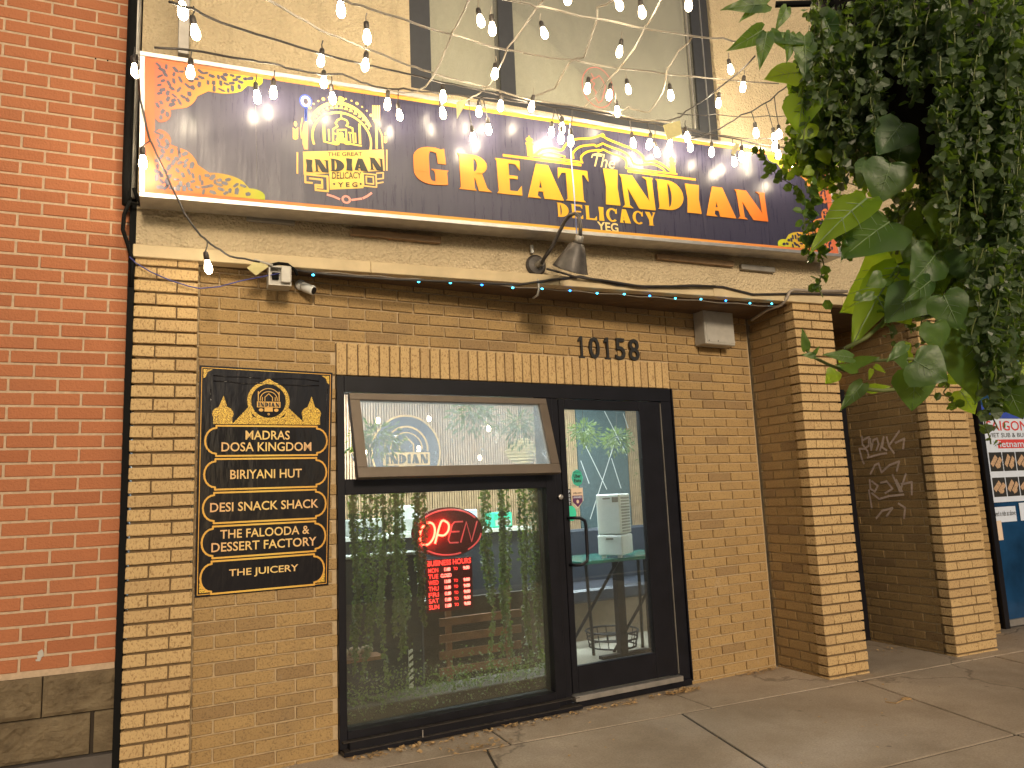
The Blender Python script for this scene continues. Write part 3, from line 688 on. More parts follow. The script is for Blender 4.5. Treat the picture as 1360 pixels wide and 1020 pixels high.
# lattice corners
def lobes(side, top):
    """lobed corner outline as (du, dv) from the inner corner of the border"""
    o = [(.0, .30)]
    def bulge(cx, cy, r, a0, a1, n=8, ry=None):
        for i in range(n + 1):
            t = R_(a0 + (a1 - a0) * i / n); o.append((cx + r * math.cos(t), cy + (ry or r) * math.sin(t)))
    bulge(.02, .265, .055, 90, -20, 6)
    bulge(.07, .13, .13, 55, 12, 7, .115)
    bulge(.29, .05, .15, 105, 35, 8, .07)
    bulge(.455, .02, .065, 100, 0, 6, .035)
    o.append((.52, 0)); o.append((0, 0)); return o
for side in (0, 1):
    for top in (0, 1):
        cu = fr_ + .044 if side == 0 else SW - fr_ - .044; cv = fr_ + .019 if not top else SH - fr_ - .021
        sx_ = 1 if side == 0 else -1; sy_ = -1 if top else 1
        ol = [(cu + sx_ * a, cv + sy_ * b) for a, b in lobes(side, top)]
        mb = MB(); mb.add([S0 + SD * (cu + 0) + SU * cv + nY * .0035] + [S0 + SD * a + SU * b + nY * .0035 for a, b in ol], [(0, i + 1, i + 2) for i in range(len(ol) - 1)])
        lt = build('corner_lattice', mb, M['latL'] if side == 0 else M['latR'], sg)
        mb = MB(); rr = random.Random(side * 2 + top)
        def inside(u, v):
            if v > .31 or u > .5: return False
            lim = .0
            for cx, cy, rx, ry in [(.02, .265, .04, .04), (.07, .13, .11, .10), (.29, .05, .13, .055), (.42, .01, .05, .022), (.05, .06, .16, .10), (.02, .2, .045, .09)]:
                if ((u - cx) / rx) ** 2 + ((v - cy) / ry) ** 2 < 1: return True
            return False
        pts = []
        for tr in range(900):
            u, v = rr.uniform(.01, .48), rr.uniform(.01, .30)
            if inside(u, v) and all((u - a) ** 2 + (v - b) ** 2 > .024 ** 2 for a, b in pts): pts.append((u, v))
        for (u, v) in pts:
            th = math.atan2(v, u) + rr.choice([.5, -.5, 1.2, 0]); L = rr.uniform(.013, .021); W_ = rr.uniform(.007, .013)
            c, s_ = math.cos(th), math.sin(th)
            q = [(L, W_ * .2), (L * .3, W_), (-L, W_ * .5), (-L * .8, -W_ * .8), (L * .5, -W_ * .7)]
            mb.add([S0 + SD * (cu + sx_ * (u + a * c - b * s_)) + SU * (cv + sy_ * (v + a * s_ + b * c)) + nY * .0048 for a, b in q], [tuple(range(5))])
        tag(build('lattice_holes', mb, M['signblack'], sg), kind='stuff')
# big letters
for ch, x0, x1, y0, y1, kk in [('G', 549.6, 595.5, 195.5, 245, .42), ('R', 608.4, 651.8, 206, 253, .42), ('E', 659, 692, 212, 258, .44), ('A', 700, 747, 219, 264, .42), ('T', 742, 782, 225, 267, .42), ('I', 803.3, 821.8, 225, 272, .42), ('N', 824.3, 868.5, 234, 277, .42), ('D', 872.6, 907.6, 240, 279, .42), ('I', 911.8, 929.7, 245, 283, .42), ('A', 936.9, 975.6, 249, 288, .42), ('N', 977.6, 1017.8, 254, 292, .42)]:
    ym = (y0 + y1) / 2; xm = (x0 + x1) / 2
    mb = MB(); put_glyph(mb, SF, ch, onS(x0, ym)[0], onS(x1, ym)[0], onS(xm, y1)[1], onS(xm, y0)[1], kk, .001, .005)
    build('letter', mb, M['gold'], sg)
mb = MB(); word(mb, SF, 'DELICACY', 2.30, 3.02, .105, .195, .26, .22); build('lettering', mb, M['gold'], sg)
M['palegold'] = plain('pale_gold_print', (.74, .56, .22), .4, var=.03)
mb = MB(); put_text(mb, SF, 'YEG', 2.575, 2.727, .038, .098, .02, lift=.002); build('lettering', mb, M['palegold'], sg)
mb = MB(); put_text(mb, SF, 'The', 2.585, 2.745, .462, .545, .0, .35, lift=.002)
mb.flat(SF, ribbon([(2.575, .52), (2.585, .54), (2.62, .552), (2.67, .548)], .008), .002); build('lettering', mb, M['palegold'], sg)
# palace arch line work
mb = MB()
def o5(x, y): return onS(540 + x / 5.23, 160 + y / 5.23)
def o6(x, y): return onS(780 + x / 4.857, 160 + y / 4.857)
def rib5(ps, wd): mb.flat(SF, ribbon(ps, wd), .002)
L5 = [o5(*q) for q in [(675, 237), (1050, 290), (1225, 292)]]; rib5([o5(675, 240), o5(1210, 308)], .016); rib5([o5(850, 235), o5(1225, 290)], .012)
rib5([o6(265, 326), o6(698, 380)], .016); rib5([o6(250, 305), o6(580, 345)], .012)
def smooth_curve(ps, n=5):
    out = []
    P = [ps[0]] + ps + [ps[-1]]
    for i in range(1, len(P) - 2):
        for k in range(n):
            t = k / n; a, b, c, d = P[i - 1], P[i], P[i + 1], P[i + 2]
            out.append(tuple(.5 * ((2 * b[j]) + (-a[j] + c[j]) * t + (2 * a[j] - 5 * b[j] + 4 * c[j] - d[j]) * t * t + (-a[j] + 3 * b[j] - 3 * c[j] + d[j]) * t ** 3) for j in (0, 1)))
    out.append(ps[-1]); return out
cA = [o5(895, 235), o5(940, 200), o5(1010, 190), o5(1075, 205), o5(1110, 165), o5(1170, 130), o5(1280, 122), o5(1340, 105), o6(100, 95)]
rib5(smooth_curve(cA), .014)
rib5(smooth_curve([o5(920, 245), o5(980, 222), o5(1050, 235), o5(1100, 250)]), .010)
rib5(smooth_curve([o5(1160, 260), o5(1160, 220), o5(1210, 180), o5(1300, 168), o6(60, 165), o6(100, 148)]), .013)
rib5(smooth_curve([o5(1220, 290), o5(1215, 250), o5(1260, 215), o5(1340, 205), o6(70, 200), o6(103, 186)]), .013)
rib5(smooth_curve([o6(100, 95), o6(130, 118), o6(220, 155), o6(300, 185), o6(355, 225), o6(375, 262), o6(430, 260), o6(490, 285), o6(540, 325)]), .014)
rib5(smooth_curve([o6(103, 148), o6(140, 165), o6(220, 195), o6(275, 230), o6(300, 275), o6(350, 285), o6(420, 280), o6(480, 305), o6(505, 330)]), .012)
rib5(smooth_curve([o6(103, 186), o6(160, 212), o6(225, 235), o6(255, 265), o6(250, 305)]), .012)
for (cx, cy) in [o5(858, 200), o6(552, 305)]:
    mb.flat(SF, [rc(cx - .020, cx + .020, cy - .045, cy + .03), rc(cx - .028, cx + .028, cy + .03, cy + .042), rc(cx - .016, cx + .016, cy + .042, cy + .058)] + disc(cx, cy + .062, .024, .014) + [rc(cx - .003, cx + .003, cy + .07, cy + .088)], .0022)
mb.flat(SF, disc(*o6(100, 95), .018, .014), .002)
build('palace_outline', mb, M['gold'], sg)
# logo, in a frame where 1 unit = logo px sixth
def LG(x, y): return onS(380 + x / 6, 110 + y / 6)
mb = MB()
def rb(ps, wd, c=False): mb.flat(SF, ribbon([LG(*q) for q in (ps if not c else ps)], wd), .002)
sl = (LG(780, 530)[1] - LG(135, 545)[1]) / (LG(780, 530)[0] - LG(135, 545)[0])
uL, uR = .788, 1.232
mb.flat(SF, [[(uL, .334 - .13), (uR, .277), (uR, .402), (uL, .334)], [(.924, .232 - .098), (1.108, .162), (1.108, .27), (.924, .24)]], .0016)
C_ = (1.0, .43)
mb.flat(SF, arc(.998, .44, .186, .212, .168, .192, 25, 155, 26) + arc(1.0, .43, .166, .162, .154, .150, -18, 198, 34), .002)
for i in range(15):
    t = R_(152 - i * 9.0); cx, cy = .998 + .176 * math.cos(t) * .96, .435 + .186 * math.sin(t); r = .006 + .006 * math.sin(math.pi * i / 14)
    mb.flat(SF, [[(cx - r, cy - r), (cx + r, cy - r), (cx, cy + r * 1.2)]], .003)
for i in range(13):
    t = R_(140 - i * 8.2); cx, cy = 1.0 + .222 * math.cos(t), .44 + .235 * math.sin(t); mb.flat(SF, disc(cx, cy, .009 if i % 3 == 0 else .0055, n=10), .002)
mb.flat(SF, disc(*LG(440, 130), .018, .016), .002)
# palace in the logo
for ps, wd in [([(440, 245), (440, 285)], .006), ([(375, 480), (375, 370), (410, 345), (395, 320), (410, 295), (440, 280)], .009), ([(540, 480), (530, 360), (480, 340), (495, 320), (480, 295), (440, 280)], .009), ([(375, 400), (400, 405)], .008), ([(500, 395), (540, 400)], .008), ([(412, 460), (412, 375), (478, 372), (482, 455)], .009), ([(300, 335), (305, 455)], .014), ([(340, 370), (345, 455)], .008), ([(585, 330), (590, 480)], .013), ([(552, 400), (556, 475)], .008), ([(300, 465), (400, 490)], .009), ([(480, 480), (600, 500)], .009), ([(510, 400), (515, 470)], .006)]: rb(ps, wd)
mb.flat(SF, disc(*LG(440, 455), .030, .018) + disc(*LG(395, 480), .022, .012) + disc(*LG(488, 478), .022, .012) + disc(*LG(440, 415), .014, .018), .0035)
# fork
fx = LG(718, 250)
for dx_ in (-26, -9, 9, 26): rb([(718 + dx_, 180), (718 + dx_, 290)], .006)
mb.flat(SF, [[LG(688, 285), LG(750, 285), LG(730, 320), LG(708, 320)]], .002); rb([(720, 310), (722, 520)], .012)
rb([(740, 360), (762, 410), (770, 520)], .008); rb([(130, 280), (115, 360), (122, 440)], .005)
for x_, y_, s_ in [(75, 370, 1), (792, 430, .6)]:
    for i in range(4):
        for sg_ in (-1, 1): mb.flat(SF, [[LG(x_, y_ + i * 22 * s_), LG(x_ + sg_ * 22 * s_, y_ - 16 * s_ + i * 22 * s_), LG(x_ + sg_ * 20 * s_, y_ + 8 * s_ + i * 22 * s_), LG(x_, y_ + 18 * s_ + i * 22 * s_)]], .002)
    mb.flat(SF, disc(*LG(x_, y_ - 45 * s_), .008 * s_, .015 * s_), .002)
for xa in (90, 803):
    rb([(xa, 555 - (20 if xa > 500 else 0)), (xa, 720 - (25 if xa > 500 else 0))], .009)
def maze(x0, y0, x1, y1, fl):
    a, b = LG(x0, y1), LG(x1, y0); W_, H_ = b[0] - a[0], b[1] - a[1]
    pl = [[(0, 1), (1, 1), (1, 0), (.2 if fl else .45, 0), (.2 if fl else .45, .35), (.72, .35)], [(0, 1), (0, .45), (.3, .45)], [(.2, .75), (.75, .75), (.75, .2), (.5, .2)]]
    for p in pl: mb.flat(SF, ribbon([(a[0] + W_ * u, a[1] + H_ * v) for u, v in p], .011), .002)
maze(155, 745, 330, 845, 0)
for k_, r_ in enumerate([.036, .020]):
    c = LG(668, 775); mb.flat(SF, ribbon([(c[0] - r_, c[1] - r_), (c[0] + r_, c[1] - r_), (c[0] + r_, c[1] + r_), (c[0] - r_, c[1] + r_), (c[0] - r_, c[1] - r_)], .008), .002)
rb([(720, 720), (775, 715), (775, 760), (730, 765)], .008); rb([(720, 800), (775, 790)], .008)
build('logo', mb, M['logo'], sg)
mb = MB(); c = LG(480, 928); mb.flat(SF, arc(c[0], c[1], .026, .024, .014, .013, 0, 360, 18), .002)
for ps in [[(330, 890), (380, 905), (425, 925)], [(525, 932), (600, 922)], [(615, 918), (650, 900), (680, 878)]]: rb(ps, .012)
k_ = [LG(*q) for q in [(160, 290), (140, 330), (128, 400), (130, 480), (145, 530), (175, 530), (175, 310)]]; mb.flat(SF, [k_], .002)
build('logo', mb, grad_gold('logo_pink_print', (.78, .30, .10), (.75, .30, .25), (.75, .30, .25), .78, 1.1), sg)
mb = MB(); c = LG(157, 145); mb.flat(SF, arc(c[0], c[1], .034, .040, .026, .031, 0, 360, 20), .002); rb([(158, 195), (158, 300)], .012); build('logo', mb, M['blueink'], sg)
mb = MB(); mb.flat(SF, arc(c[0], c[1], .025, .030, .013, .017, 0, 360, 20), .002); rb([(158, 200), (158, 290)], .006); build('logo', mb, M['cream'], sg)
mb = MB(); SFs = (S0, (SD + SU * .0).normalized(), SU, nY); sl2 = .068 / .444
put_text(mb, SF, 'THE GREAT', .918, 1.108, .323, .346, .01, lift=.0036, dv=.026)
u = .800
word(mb, SF, 'INDIAN', .802, 1.222, .222, .292, .30, .14, slope=sl2 * .98, thick=.0012, lift=.003)
put_text(mb, SF, 'DELICACY', .938, 1.098, .196, .234, .012, lift=.0036, dv=.02); put_text(mb, SF, 'Y E G', .968, 1.075, .152, .180, .02, lift=.0036, dv=.012)
mb.flat(SF, disc(.948, .168, .006) + disc(1.093, .184, .006), .0036)
build('logo_lettering', mb, M['ink'], sg)

# =================================================================== SHOPFRONT FRAME, WINDOW, DOOR
sf = thing('shopfront', wp(1.96, 0, 0), 'black aluminium shopfront with picture window and glazed door', 'window')
FO = .014
def fbar(name, s0, s1, z0, z1, o0=FO, o1=-.10, mat='black', par=None, bev=.002): 
    mb = MB(); mb.wb(s0, s1, o0, o1, z0, z1); return build(name, mb, M[mat], par or sf, bevel=bev)
fbar('frame_post', .735, .778, .03, 2.048, .016)
fbar('frame_head', .7785, 3.182, 1.955, 2.048, .015)
fbar('frame_post', 2.096, 2.172, .03, 1.9545, .012); fbar('frame_post', 2.1725, 2.222, .03, 1.9545, .004)
fbar('frame_post', 3.09, 3.182, .03, 1.9545, .013); fbar('frame_edge', 3.1825, 3.192, .03, 2.05, .03)
fbar('transom', .7785, 2.0955, 1.372, 1.458, .012)
fbar('sill', .7785, 2.0955, .075, .118, .02); fbar('sill', .7785, 2.0955, .03, .070, .055, mat='black'); fbar('sill_edge', .742, 2.25, .006, .028, .075, mat='black')
fbar('sill_edge', .745, 2.24, .070, .0735, .057, mat='lampblk', bev=0); fbar('sill_edge', .75, 2.24, .028, .0315, .078, mat='lampblk', bev=0)
fbar('sill', 2.25, 3.18, .004, .045, .03)
fbar('threshold', 2.215, 3.085, .046, .080, .052, .0, mat='alu')
mb = MB(); mb.wb(.778, 2.096, -.045, -.051, .118, 1.372); build('window_pane', mb, M['glass'], sf)
mb = MB(); mb.wb(1.18, 1.186, .0785, .0775, .03, .07); build('frame_edge', mb, M['alu'], sf)
# leaf
dr = thing('door', wp(2.65, 0, .08), 'black framed glass shop door with stickers and a D handle', 'door')
for nm, a, b, c, d in [('stile', 2.224, 2.268, .085, 1.950), ('stile', 2.895, 3.078, .085, 1.950), ('top_rail', 2.2685, 2.8945, 1.886, 1.950), ('bottom_rail', 2.2685, 2.8945, .085, .245)]:
    mb = MB(); mb.wb(a, b, .010, -.035, c, d); build(nm, mb, M['black'], dr, bevel=.003)
mb = MB(); mb.wb(2.268, 2.895, -.010, -.016, .245, 1.886); build('glass', mb, M['glass_door'], dr)
mb = MB(); mb.wb(3.0785, 3.083, .016, -.02, .09, 1.94); build('weather_strip', mb, M['dirtymetal'], dr)
hz0, hz1 = .875, 1.172
mb = MB(); pts = [wp(2.250, .012, hz1), wp(2.262, .06, hz1), wp(2.30, .078, hz1 - .002), wp(2.335, .078, hz1 - .02), wp(2.342, .078, hz1 - .05), wp(2.342, .078, hz0 + .05), wp(2.335, .078, hz0 + .02), wp(2.30, .078, hz0 + .002), wp(2.262, .06, hz0), wp(2.250, .012, hz0)]
mb.tube(pts, .011, 10); build('handle', mb, M['black'], dr, smooth=True)
mb = MB(); c = onM(744, 660, .013); mb.lathe([(.017, 0), (.017, .012), (.010, .016)], wp(c[0], .013, c[1]), 14, WN); build('lock', mb, M['alu'], dr)
def stick(nm, poly, mat, lift=.0):
    mb = MB(); mb.prism((wp(0, -.0088, 0), WD, ZUP, WN), poly, .0008, lift); return build(nm, mb, M[mat], dr)
D4 = lambda x, y: onM(740 + x / 6.375, 540 + y / 6.375, -.008)
c = D4(170, 603); stick('sticker', disc(c[0], c[1], .046, .056, 8)[0], 'teal')
a = D4(118, 690); b = D4(225, 860); u0, u1, v1, v0 = a[0], b[0], a[1], b[1]
stick('sticker', [(u0, v1), (u0, v0 + .05), ((u0 + u1) / 2, v0), (u1, v0 + .05), (u1, v1)], 'cream')
stick('sticker', [(u0 + .006, v1 - .05), (u0 + .006, v0 + .045), ((u0 + u1) / 2, v0 + .008), (u1 - .006, v0 + .045), (u1 - .006, v1 - .05)], 'purple', .001)
stick('sticker', disc((u0 + u1) / 2, v0 + .045, .010, .012)[0], 'cream', .002)
c = D4(125, 905); stick('sticker', disc(c[0] - .005, c[1], .040, .052, 10)[0], 'mint')
a = D4(82, 700); b = D4(120, 840); stick('sticker', rc(a[0], b[0], b[1], a[1]), 'ink')
mb = MB(); DF = (wp(0, -.0075, 0), WD, ZUP, WN); c = D4(170, 603)
put_text(mb, DF, 'Uber', c[0] - .028, c[0] + .028, c[1] + .0, c[1] + .024, .03, lift=.0005); put_text(mb, DF, 'Eats', c[0] - .028, c[0] + .028, c[1] - .030, c[1] - .006, .03, lift=.0005); put_text(mb, DF, 'RESTAURANT', c[0] - .026, c[0] + .026, c[1] + .034, c[1] + .040, .0, lift=.0005)
put_text(mb, DF, 'yelp.com', u0 + .012, u1 - .012, v1 - .042, v1 - .026, .02, lift=.0005)
build('sticker_lettering', mb, M['ink'], dr)
mb = MB(); put_text(mb, DF, 'AWARD', u0 + .012, u1 - .012, v1 - .068, v1 - .054, .02, lift=.0015)
a = D4(82, 700); b = D4(120, 840)
for i, ch in enumerate('POST'): put_text(mb, DF, ch, a[0] + .008, b[0] - .006, a[1] - .026 - i * .026, a[1] - .008 - i * .026, .02, lift=.0015)
build('sticker_lettering', mb, M['paper'], dr)
# tilted awning sash
sh = thing('awning_window', wp(1.47, .02, 1.95), 'bronze framed top hung window tilted open above the picture window', 'window')
T0 = wp(.806, .018, 1.950); B0 = wp(.812, .150, 1.462); sup = (T0 - B0); SL = sup.length; sup.normalize(); sn = WD.cross(sup).normalized(); sw_ = 1.318
if sn.dot(WN) < 0: sn = -sn
def sash(name, u0, u1, v0, v1, n0, n1, mat, bev=.002):
    mb = MB(); mb.box(B0 + WD * u0 + sup * v0 + sn * n0, WD * (u1 - u0), sup * (v1 - v0), sn * (n1 - n0)); return build(name, mb, mat, sh, bevel=bev)
fw = .060
sash('sash_rail', 0, sw_, 0, fw, -.045, 0, M['bronze']); sash('sash_rail', 0, sw_, SL - .040, SL, -.045, 0, M['bronze'])
sash('sash_stile', 0, fw, fw + .0005, SL - .0405, -.045, 0, M['bronze']); sash('sash_stile', sw_ - fw, sw_, fw + .0005, SL - .0405, -.045, 0, M['bronze'])
sash('pane', fw, sw_ - fw, fw, SL - .04, -.022, -.017, M['glass_hazy'], 0)
mb = MB()
for a in (.02, 1.29): mb.tube([wp(.806 + a, -.02, 1.60), B0 + WD * a + sup * .05 - sn * .03], .005, 6)
build('stay_arm', mb, M['alu'], sh)

# =================================================================== MENU POSTER
ps_ = thing('menu_poster', wp(.35, .01, .88), 'black and gold poster of five shop names on the brick beside the window', 'poster')
PF = (wp(0, .004, 0), WD, ZUP, WN)
def PM(x, y): s, z = onM(240 + x / 3, 470 + y / 3, .005); return (s, z)
tl, tr, br_, bl = PM(75, 45), PM(605, 75), PM(588, 922), PM(55, 972)
mb = MB(); mb.prism(PF, [(bl[0], bl[1]), (br_[0], br_[1]), (tr[0], tr[1]), (tl[0], tl[1])], .003, -.001)
build('board', mb, M['posterblack'], ps_)
mb = MB(); i_ = .012
mb.flat(PF, ribbon([(bl[0] + i_, bl[1] + i_), (br_[0] - i_, br_[1] + i_), (tr[0] - i_, tr[1] - i_), (tl[0] + i_, tl[1] - i_), (bl[0] + i_, bl[1] + i_)], .0035), .003)
def cart(xl, xr, yt, yb):
    a = PM(xl + 45, yt); b = PM(xr - 40, yt); c = PM(xr - 45, yb - 22 * 0); d = PM(xl + 35, yb); w0 = PM(xl, (yt + yb) / 2)[0]; w1 = PM(xr, (yt + yb) / 2)[0]
    zt, zb = (a[1] + b[1]) / 2, (c[1] + d[1]) / 2; nt_ = .012; h = (zt - zb) / 2 - nt_; zc = (zt + zb) / 2; ul, ur = a[0], b[0]
    pts = [(ul, zt), (ur, zt), (ur, zt - nt_)] + [(ur + (w1 - ur) * math.sin(t * math.pi / 10), zc + h * math.cos(t * math.pi / 10)) for t in range(0, 11)] + [(ur, zb + nt_), (ur, zb), (ul, zb), (ul, zb + nt_)] + [(ul - (ul - w0) * math.sin(t * math.pi / 10), zc - h * math.cos(t * math.pi / 10)) for t in range(0, 11)] + [(ul, zt - nt_), (ul, zt)]
    mb.flat(PF, ribbon(pts, .0092), .0035)
for q in [(97, 582, 288, 405), (93, 580, 417, 535), (88, 578, 547, 665), (83, 576, 677, 800), (78, 571, 812, 938)]: cart(*q)
build('gold_frames', mb, M['postergold'], ps_)
mb = MB()
def ptext(body, x0, x1, y0, y1, yl=None):
    ym = (y0 + y1) / 2; a = PM(x0, ym); b = PM(x1, ym); t = PM((x0 + x1) / 2, y0)[1]; c = PM((x0 + x1) / 2, y1)[1]
    mb = MB(); put_text(mb, PF, body, a[0], b[0], c, t, .012, lift=.004); build('poster_lettering', mb, M['postertext'], ps_)
ptext('MADRAS', 258, 434, 306, 342); ptext('DOSA KINGDOM', 162, 520, 352, 388); ptext('BIRIYANI HUT', 197, 482, 460, 496); ptext('DESI SNACK SHACK', 117, 548, 586, 622)
ptext('THE FALOODA &', 157, 512, 692, 727); ptext('DESSERT FACTORY', 122, 540, 741, 777); ptext('THE JUICERY', 192, 468, 848, 884)
mb = MB(); c = PM(350, 188); r = .092
mb.flat(PF, arc(c[0], c[1], r * 1.22, r * 1.18, r, r, 0, 360, 36), .0035)
mb.flat(PF, [[(c[0] - .035, c[1] + r * 1.1), (c[0] + .035, c[1] + r * 1.1), (c[0], c[1] + r * 1.36)]], .0037)
yb_ = PM(350, 281)[1]
build('gold_ornament', mb, M['glitter'], ps_); mb = MB()
mb.flat(PF, [[(PM(205, 281)[0], yb_), (PM(500, 281)[0], yb_), (c[0] + r * 1.12, c[1] - r * .35), (c[0] + r * .9, c[1] - r * .95), (c[0], c[1] - r * 1.12), (c[0] - r * .9, c[1] - r * .95), (c[0] - r * 1.12, c[1] - r * .35)]], .0033)
for x_ in (168, 520):
    build('gold_ornament', mb, M['glitter'], ps_); mb = MB()
    q = PM(x_, 240); mb.flat(PF, disc(q[0], q[1] + .002, .054, .040, 16) + [rc(q[0] - .048, q[0] + .048, yb_, q[1] - .005)] + [[(q[0] - .022, q[1] + .036), (q[0] + .022, q[1] + .036), (q[0] + .002, q[1] + .098)]], .0036)
build('gold_ornament', mb, M['glitter'], ps_)
for (x_, y_, sx_, sy_) in [(bl[0] + .02, bl[1] + .02, 1, 1), (br_[0] - .02, br_[1] + .02, -1, 1), (tl[0] + .02, tl[1] - .02, 1, -1), (tr[0] - .02, tr[1] - .02, -1, -1)]:
    mb = MB(); mb.flat(PF, [[(x_, y_), (x_ + sx_ * .045, y_), (x_ + sx_ * .02, y_ + sy_ * .015), (x_ + sx_ * .012, y_ + sy_ * .04), (x_, y_ + sy_ * .05)]], .0034); build('gold_ornament', mb, M['glitter'], ps_)
mb = MB(); mb.flat(PF, disc(c[0], c[1], r * .985, n=32), .0042); build('emblem_disc', mb, M['posterblack'], ps_)
mb = MB(); cx, cy = c
mb.flat(PF, arc(cx, cy + .01, .062, .060, .058, .056, 20, 160, 16) + arc(cx, cy + .008, .047, .045, .043, .041, -10, 190, 18) + [rc(cx - .062, cx + .062, cy - .036, cy - .004), rc(cx - .022, cx + .022, cy - .058, cy - .036)], .0055)
mb.flat(PF, ribbon([(cx - .02, cy), (cx - .02, cy + .02), (cx, cy + .04), (cx + .02, cy + .02), (cx + .02, cy)], .004) + ribbon([(cx - .055, cy), (cx - .055, cy + .05)], .005) + ribbon([(cx + .055, cy), (cx + .055, cy + .05)], .005) + ribbon([(cx - .034, cy), (cx - .034, cy + .02)], .004) + ribbon([(cx + .034, cy), (cx + .034, cy + .02)], .004), .0055)
mb.flat(PF, disc(cx - .04, cy - .05, .012, .009) + disc(cx + .04, cy - .05, .012, .009) + arc(cx, cy - .072, .006, .006, .003, .003, 0, 360, 10), .0055)
build('emblem', mb, M['logo'], ps_)
mb = MB(); word(mb, PF, 'INDIAN', cx - .056, cx + .056, cy - .032, cy - .009, .3, .14, thick=.0008, lift=.0072); build('emblem_lettering', mb, M['ink'], ps_)
mb = MB(); random.seed(3)
for (y0, h0) in ((98, 3), (120, 2)):
    pts_ = [PM(x, y0 + random.uniform(-4, 4) + (x - 350) * .045) for x in range(130, 580, 60)]
    mb.tube([PF[0] + WD * a + ZUP * b + WN * .002 for a, b in pts_], .0035, 5)
for x0 in (118, 590 - 8):
    pts_ = [PM(x0 + random.uniform(-5, 5) - (y - 150) * .03, y) for y in range(140, 420, 50)]
    mb.tube([PF[0] + WD * a + ZUP * b + WN * .001 for a, b in pts_], .003, 5)
build('film_crease', mb, M['posterblack'], ps_, smooth=True)

# =================================================================== HOUSE NUMBERS, METER BOX, CAMERA, JUNCTION BOX, GOOSENECK LAMP
hn = thing('house_numbers', wp(2.68, .01, 2.24), 'black metal house number 10158 above the door', 'house number')
for ch, x0, x1 in [('1', 768.5, 776.5), ('0', 783, 797), ('1', 803, 811), ('5', 818, 831), ('8', 836, 849.5)]:
    yb__ = 474 + (x0 - 768) * .05; yt = 446 + (x0 - 768) * .05
    a = onM(x0, (yt + yb__) / 2, .02)[0]; b = onM(x1, (yt + yb__) / 2, .02)[0]; t = onM(x0, yt, .02)[1]; c = onM(x0, yb__ + 1, .02)[1]
    mb = MB(); put_text(mb, (wp(0, .004, 0), WD, ZUP, WN), ch, a, b, c, t, .012, thick=.012); build('numeral', mb, M['digit'], hn, recalc=True)
mt = thing('meter_box', wp(3.7, .08, 2.4), 'grey metal utility box under the soffit right of the numbers', 'box')
a = onM(937.6, 457, .12); b = onM(977, 457, .12)
mb = MB(); mb.wb(a[0], b[0], .12, .004, a[1] + .005, 2.66); build('box_body', mb, M['plastic'], mt, bevel=.006)
mb = MB(); mb.wb(a[0] + .015, b[0] - .015, .124, .1205, a[1] + .02, 2.62); build('cover', mb, M['plastic'], mt, bevel=.002)
mb = MB(); mb.tube([onM_ for onM_ in [wp(b[0], .06, a[1] + .07), wp(b[0] + .05, .05, a[1] + .09), wp(b[0] + .075, .04, a[1] + .05), wp(b[0] + .05, .03, a[1] + .02), wp(b[0] + .01, .03, a[1] + .03)]], .005, 6); build('cable', mb, M['white'], mt, smooth=True)
mb = MB()
for q in (.03, .12): mb.lathe([(.004, 0), (.004, .003)], wp(a[0] + q, .124, a[1] + .03), 8, WN)
build('screw', mb, M['black2'], mt)

sc = thing('security_camera', onY(398, 378, .1), 'small white security camera on the brick beside the junction box', 'camera')
s_, z_ = onM(400, 382, .0)
q0 = wp(s_ - .005, .002, z_ + .012)
mb = MB(); mb.lathe([(.030, 0), (.030, .012), (.018, .022)], q0, 18, WN); build('mount', mb, M['white'], sc, smooth=False)
ax_ = (WN * .55 + WD * .55 - ZUP * .35).normalized(); q1 = wp(s_ + .005, .05, z_ - .010)
mb = MB(); mb.lathe([(.012, -.02), (.024, -.012), (.027, 0), (.027, .06), (.024, .066)], q1, 18, ax_); build('camera_body', mb, M['white'], sc, smooth=True)
mb = MB(); mb.lathe([(.021, .0), (.021, .003)], q1 + ax_ * .0655, 16, ax_); build('lens', mb, M['black'], sc)
mb = MB(); mb.tube([q0 + WN * .01, q1 - ax_ * .01], .01, 8); build('arm', mb, M['white'], sc)

jb = thing('junction_box', onY(372, 365, -.01), 'open grey junction box on the trim with its lid ajar', 'box')
p = onY(357, 352, -.05); q = onY(387, 380, -.05)
x0, x1, z0, z1 = p.x, q.x, q.z, p.z
mb = MB(); mb.bb(x0, x1, -.012, .05, z0, z1); mb.bb(x0, x0 + .008, -.05, -.012, z0, z1); mb.bb(x1 - .008, x1, -.05, -.012, z0, z1); mb.bb(x0 + .008, x1 - .008, -.05, -.012, z0, z0 + .008); mb.bb(x0 + .008, x1 - .008, -.05, -.012, z1 - .008, z1); build('box_body', mb, M['plastic'], jb)
mb = MB(); mb.bb(x0 + .062, x1 - .004, -.075, -.052, z0 + .012, z1 - .004); build('flap_lid', mb, M['plastic'], jb, bevel=.004)
mb = MB(); mb.bb(x0 + .02, x0 + .055, -.03, -.0125, z0 + .04, z1 - .03); build('socket', mb, M['black2'], jb, bevel=.003)
mb = MB(); mb.tube([(x0 + .0, -.04, z1 + .0), (x0 + .05, -.055, z1 + .012), (x1 - .02, -.05, z1 + .012), (x1 + .02, -.035, z1 - .01), (x1 + .035, -.03, z1 - .04)], .009, 8); build('cable', mb, M['black2'], jb, smooth=True)
tg = thing('paper_tag', onY(345, 357, -.07), 'yellowed paper tag hanging beside the junction box', 'tag')
mb = MB(); pts = [onY(328, 356, -.075), onY(340, 345, -.08), onY(357, 354, -.07), onY(340, 366, -.06)]; mb.add(pts + [v + Vector((0, .001, 0)) for v in pts], [(0, 1, 2, 3), (7, 6, 5, 4), (0, 1, 5, 4), (1, 2, 6, 5), (2, 3, 7, 6), (3, 0, 4, 7)]); build('paper', mb, M['tagpaper'], tg)
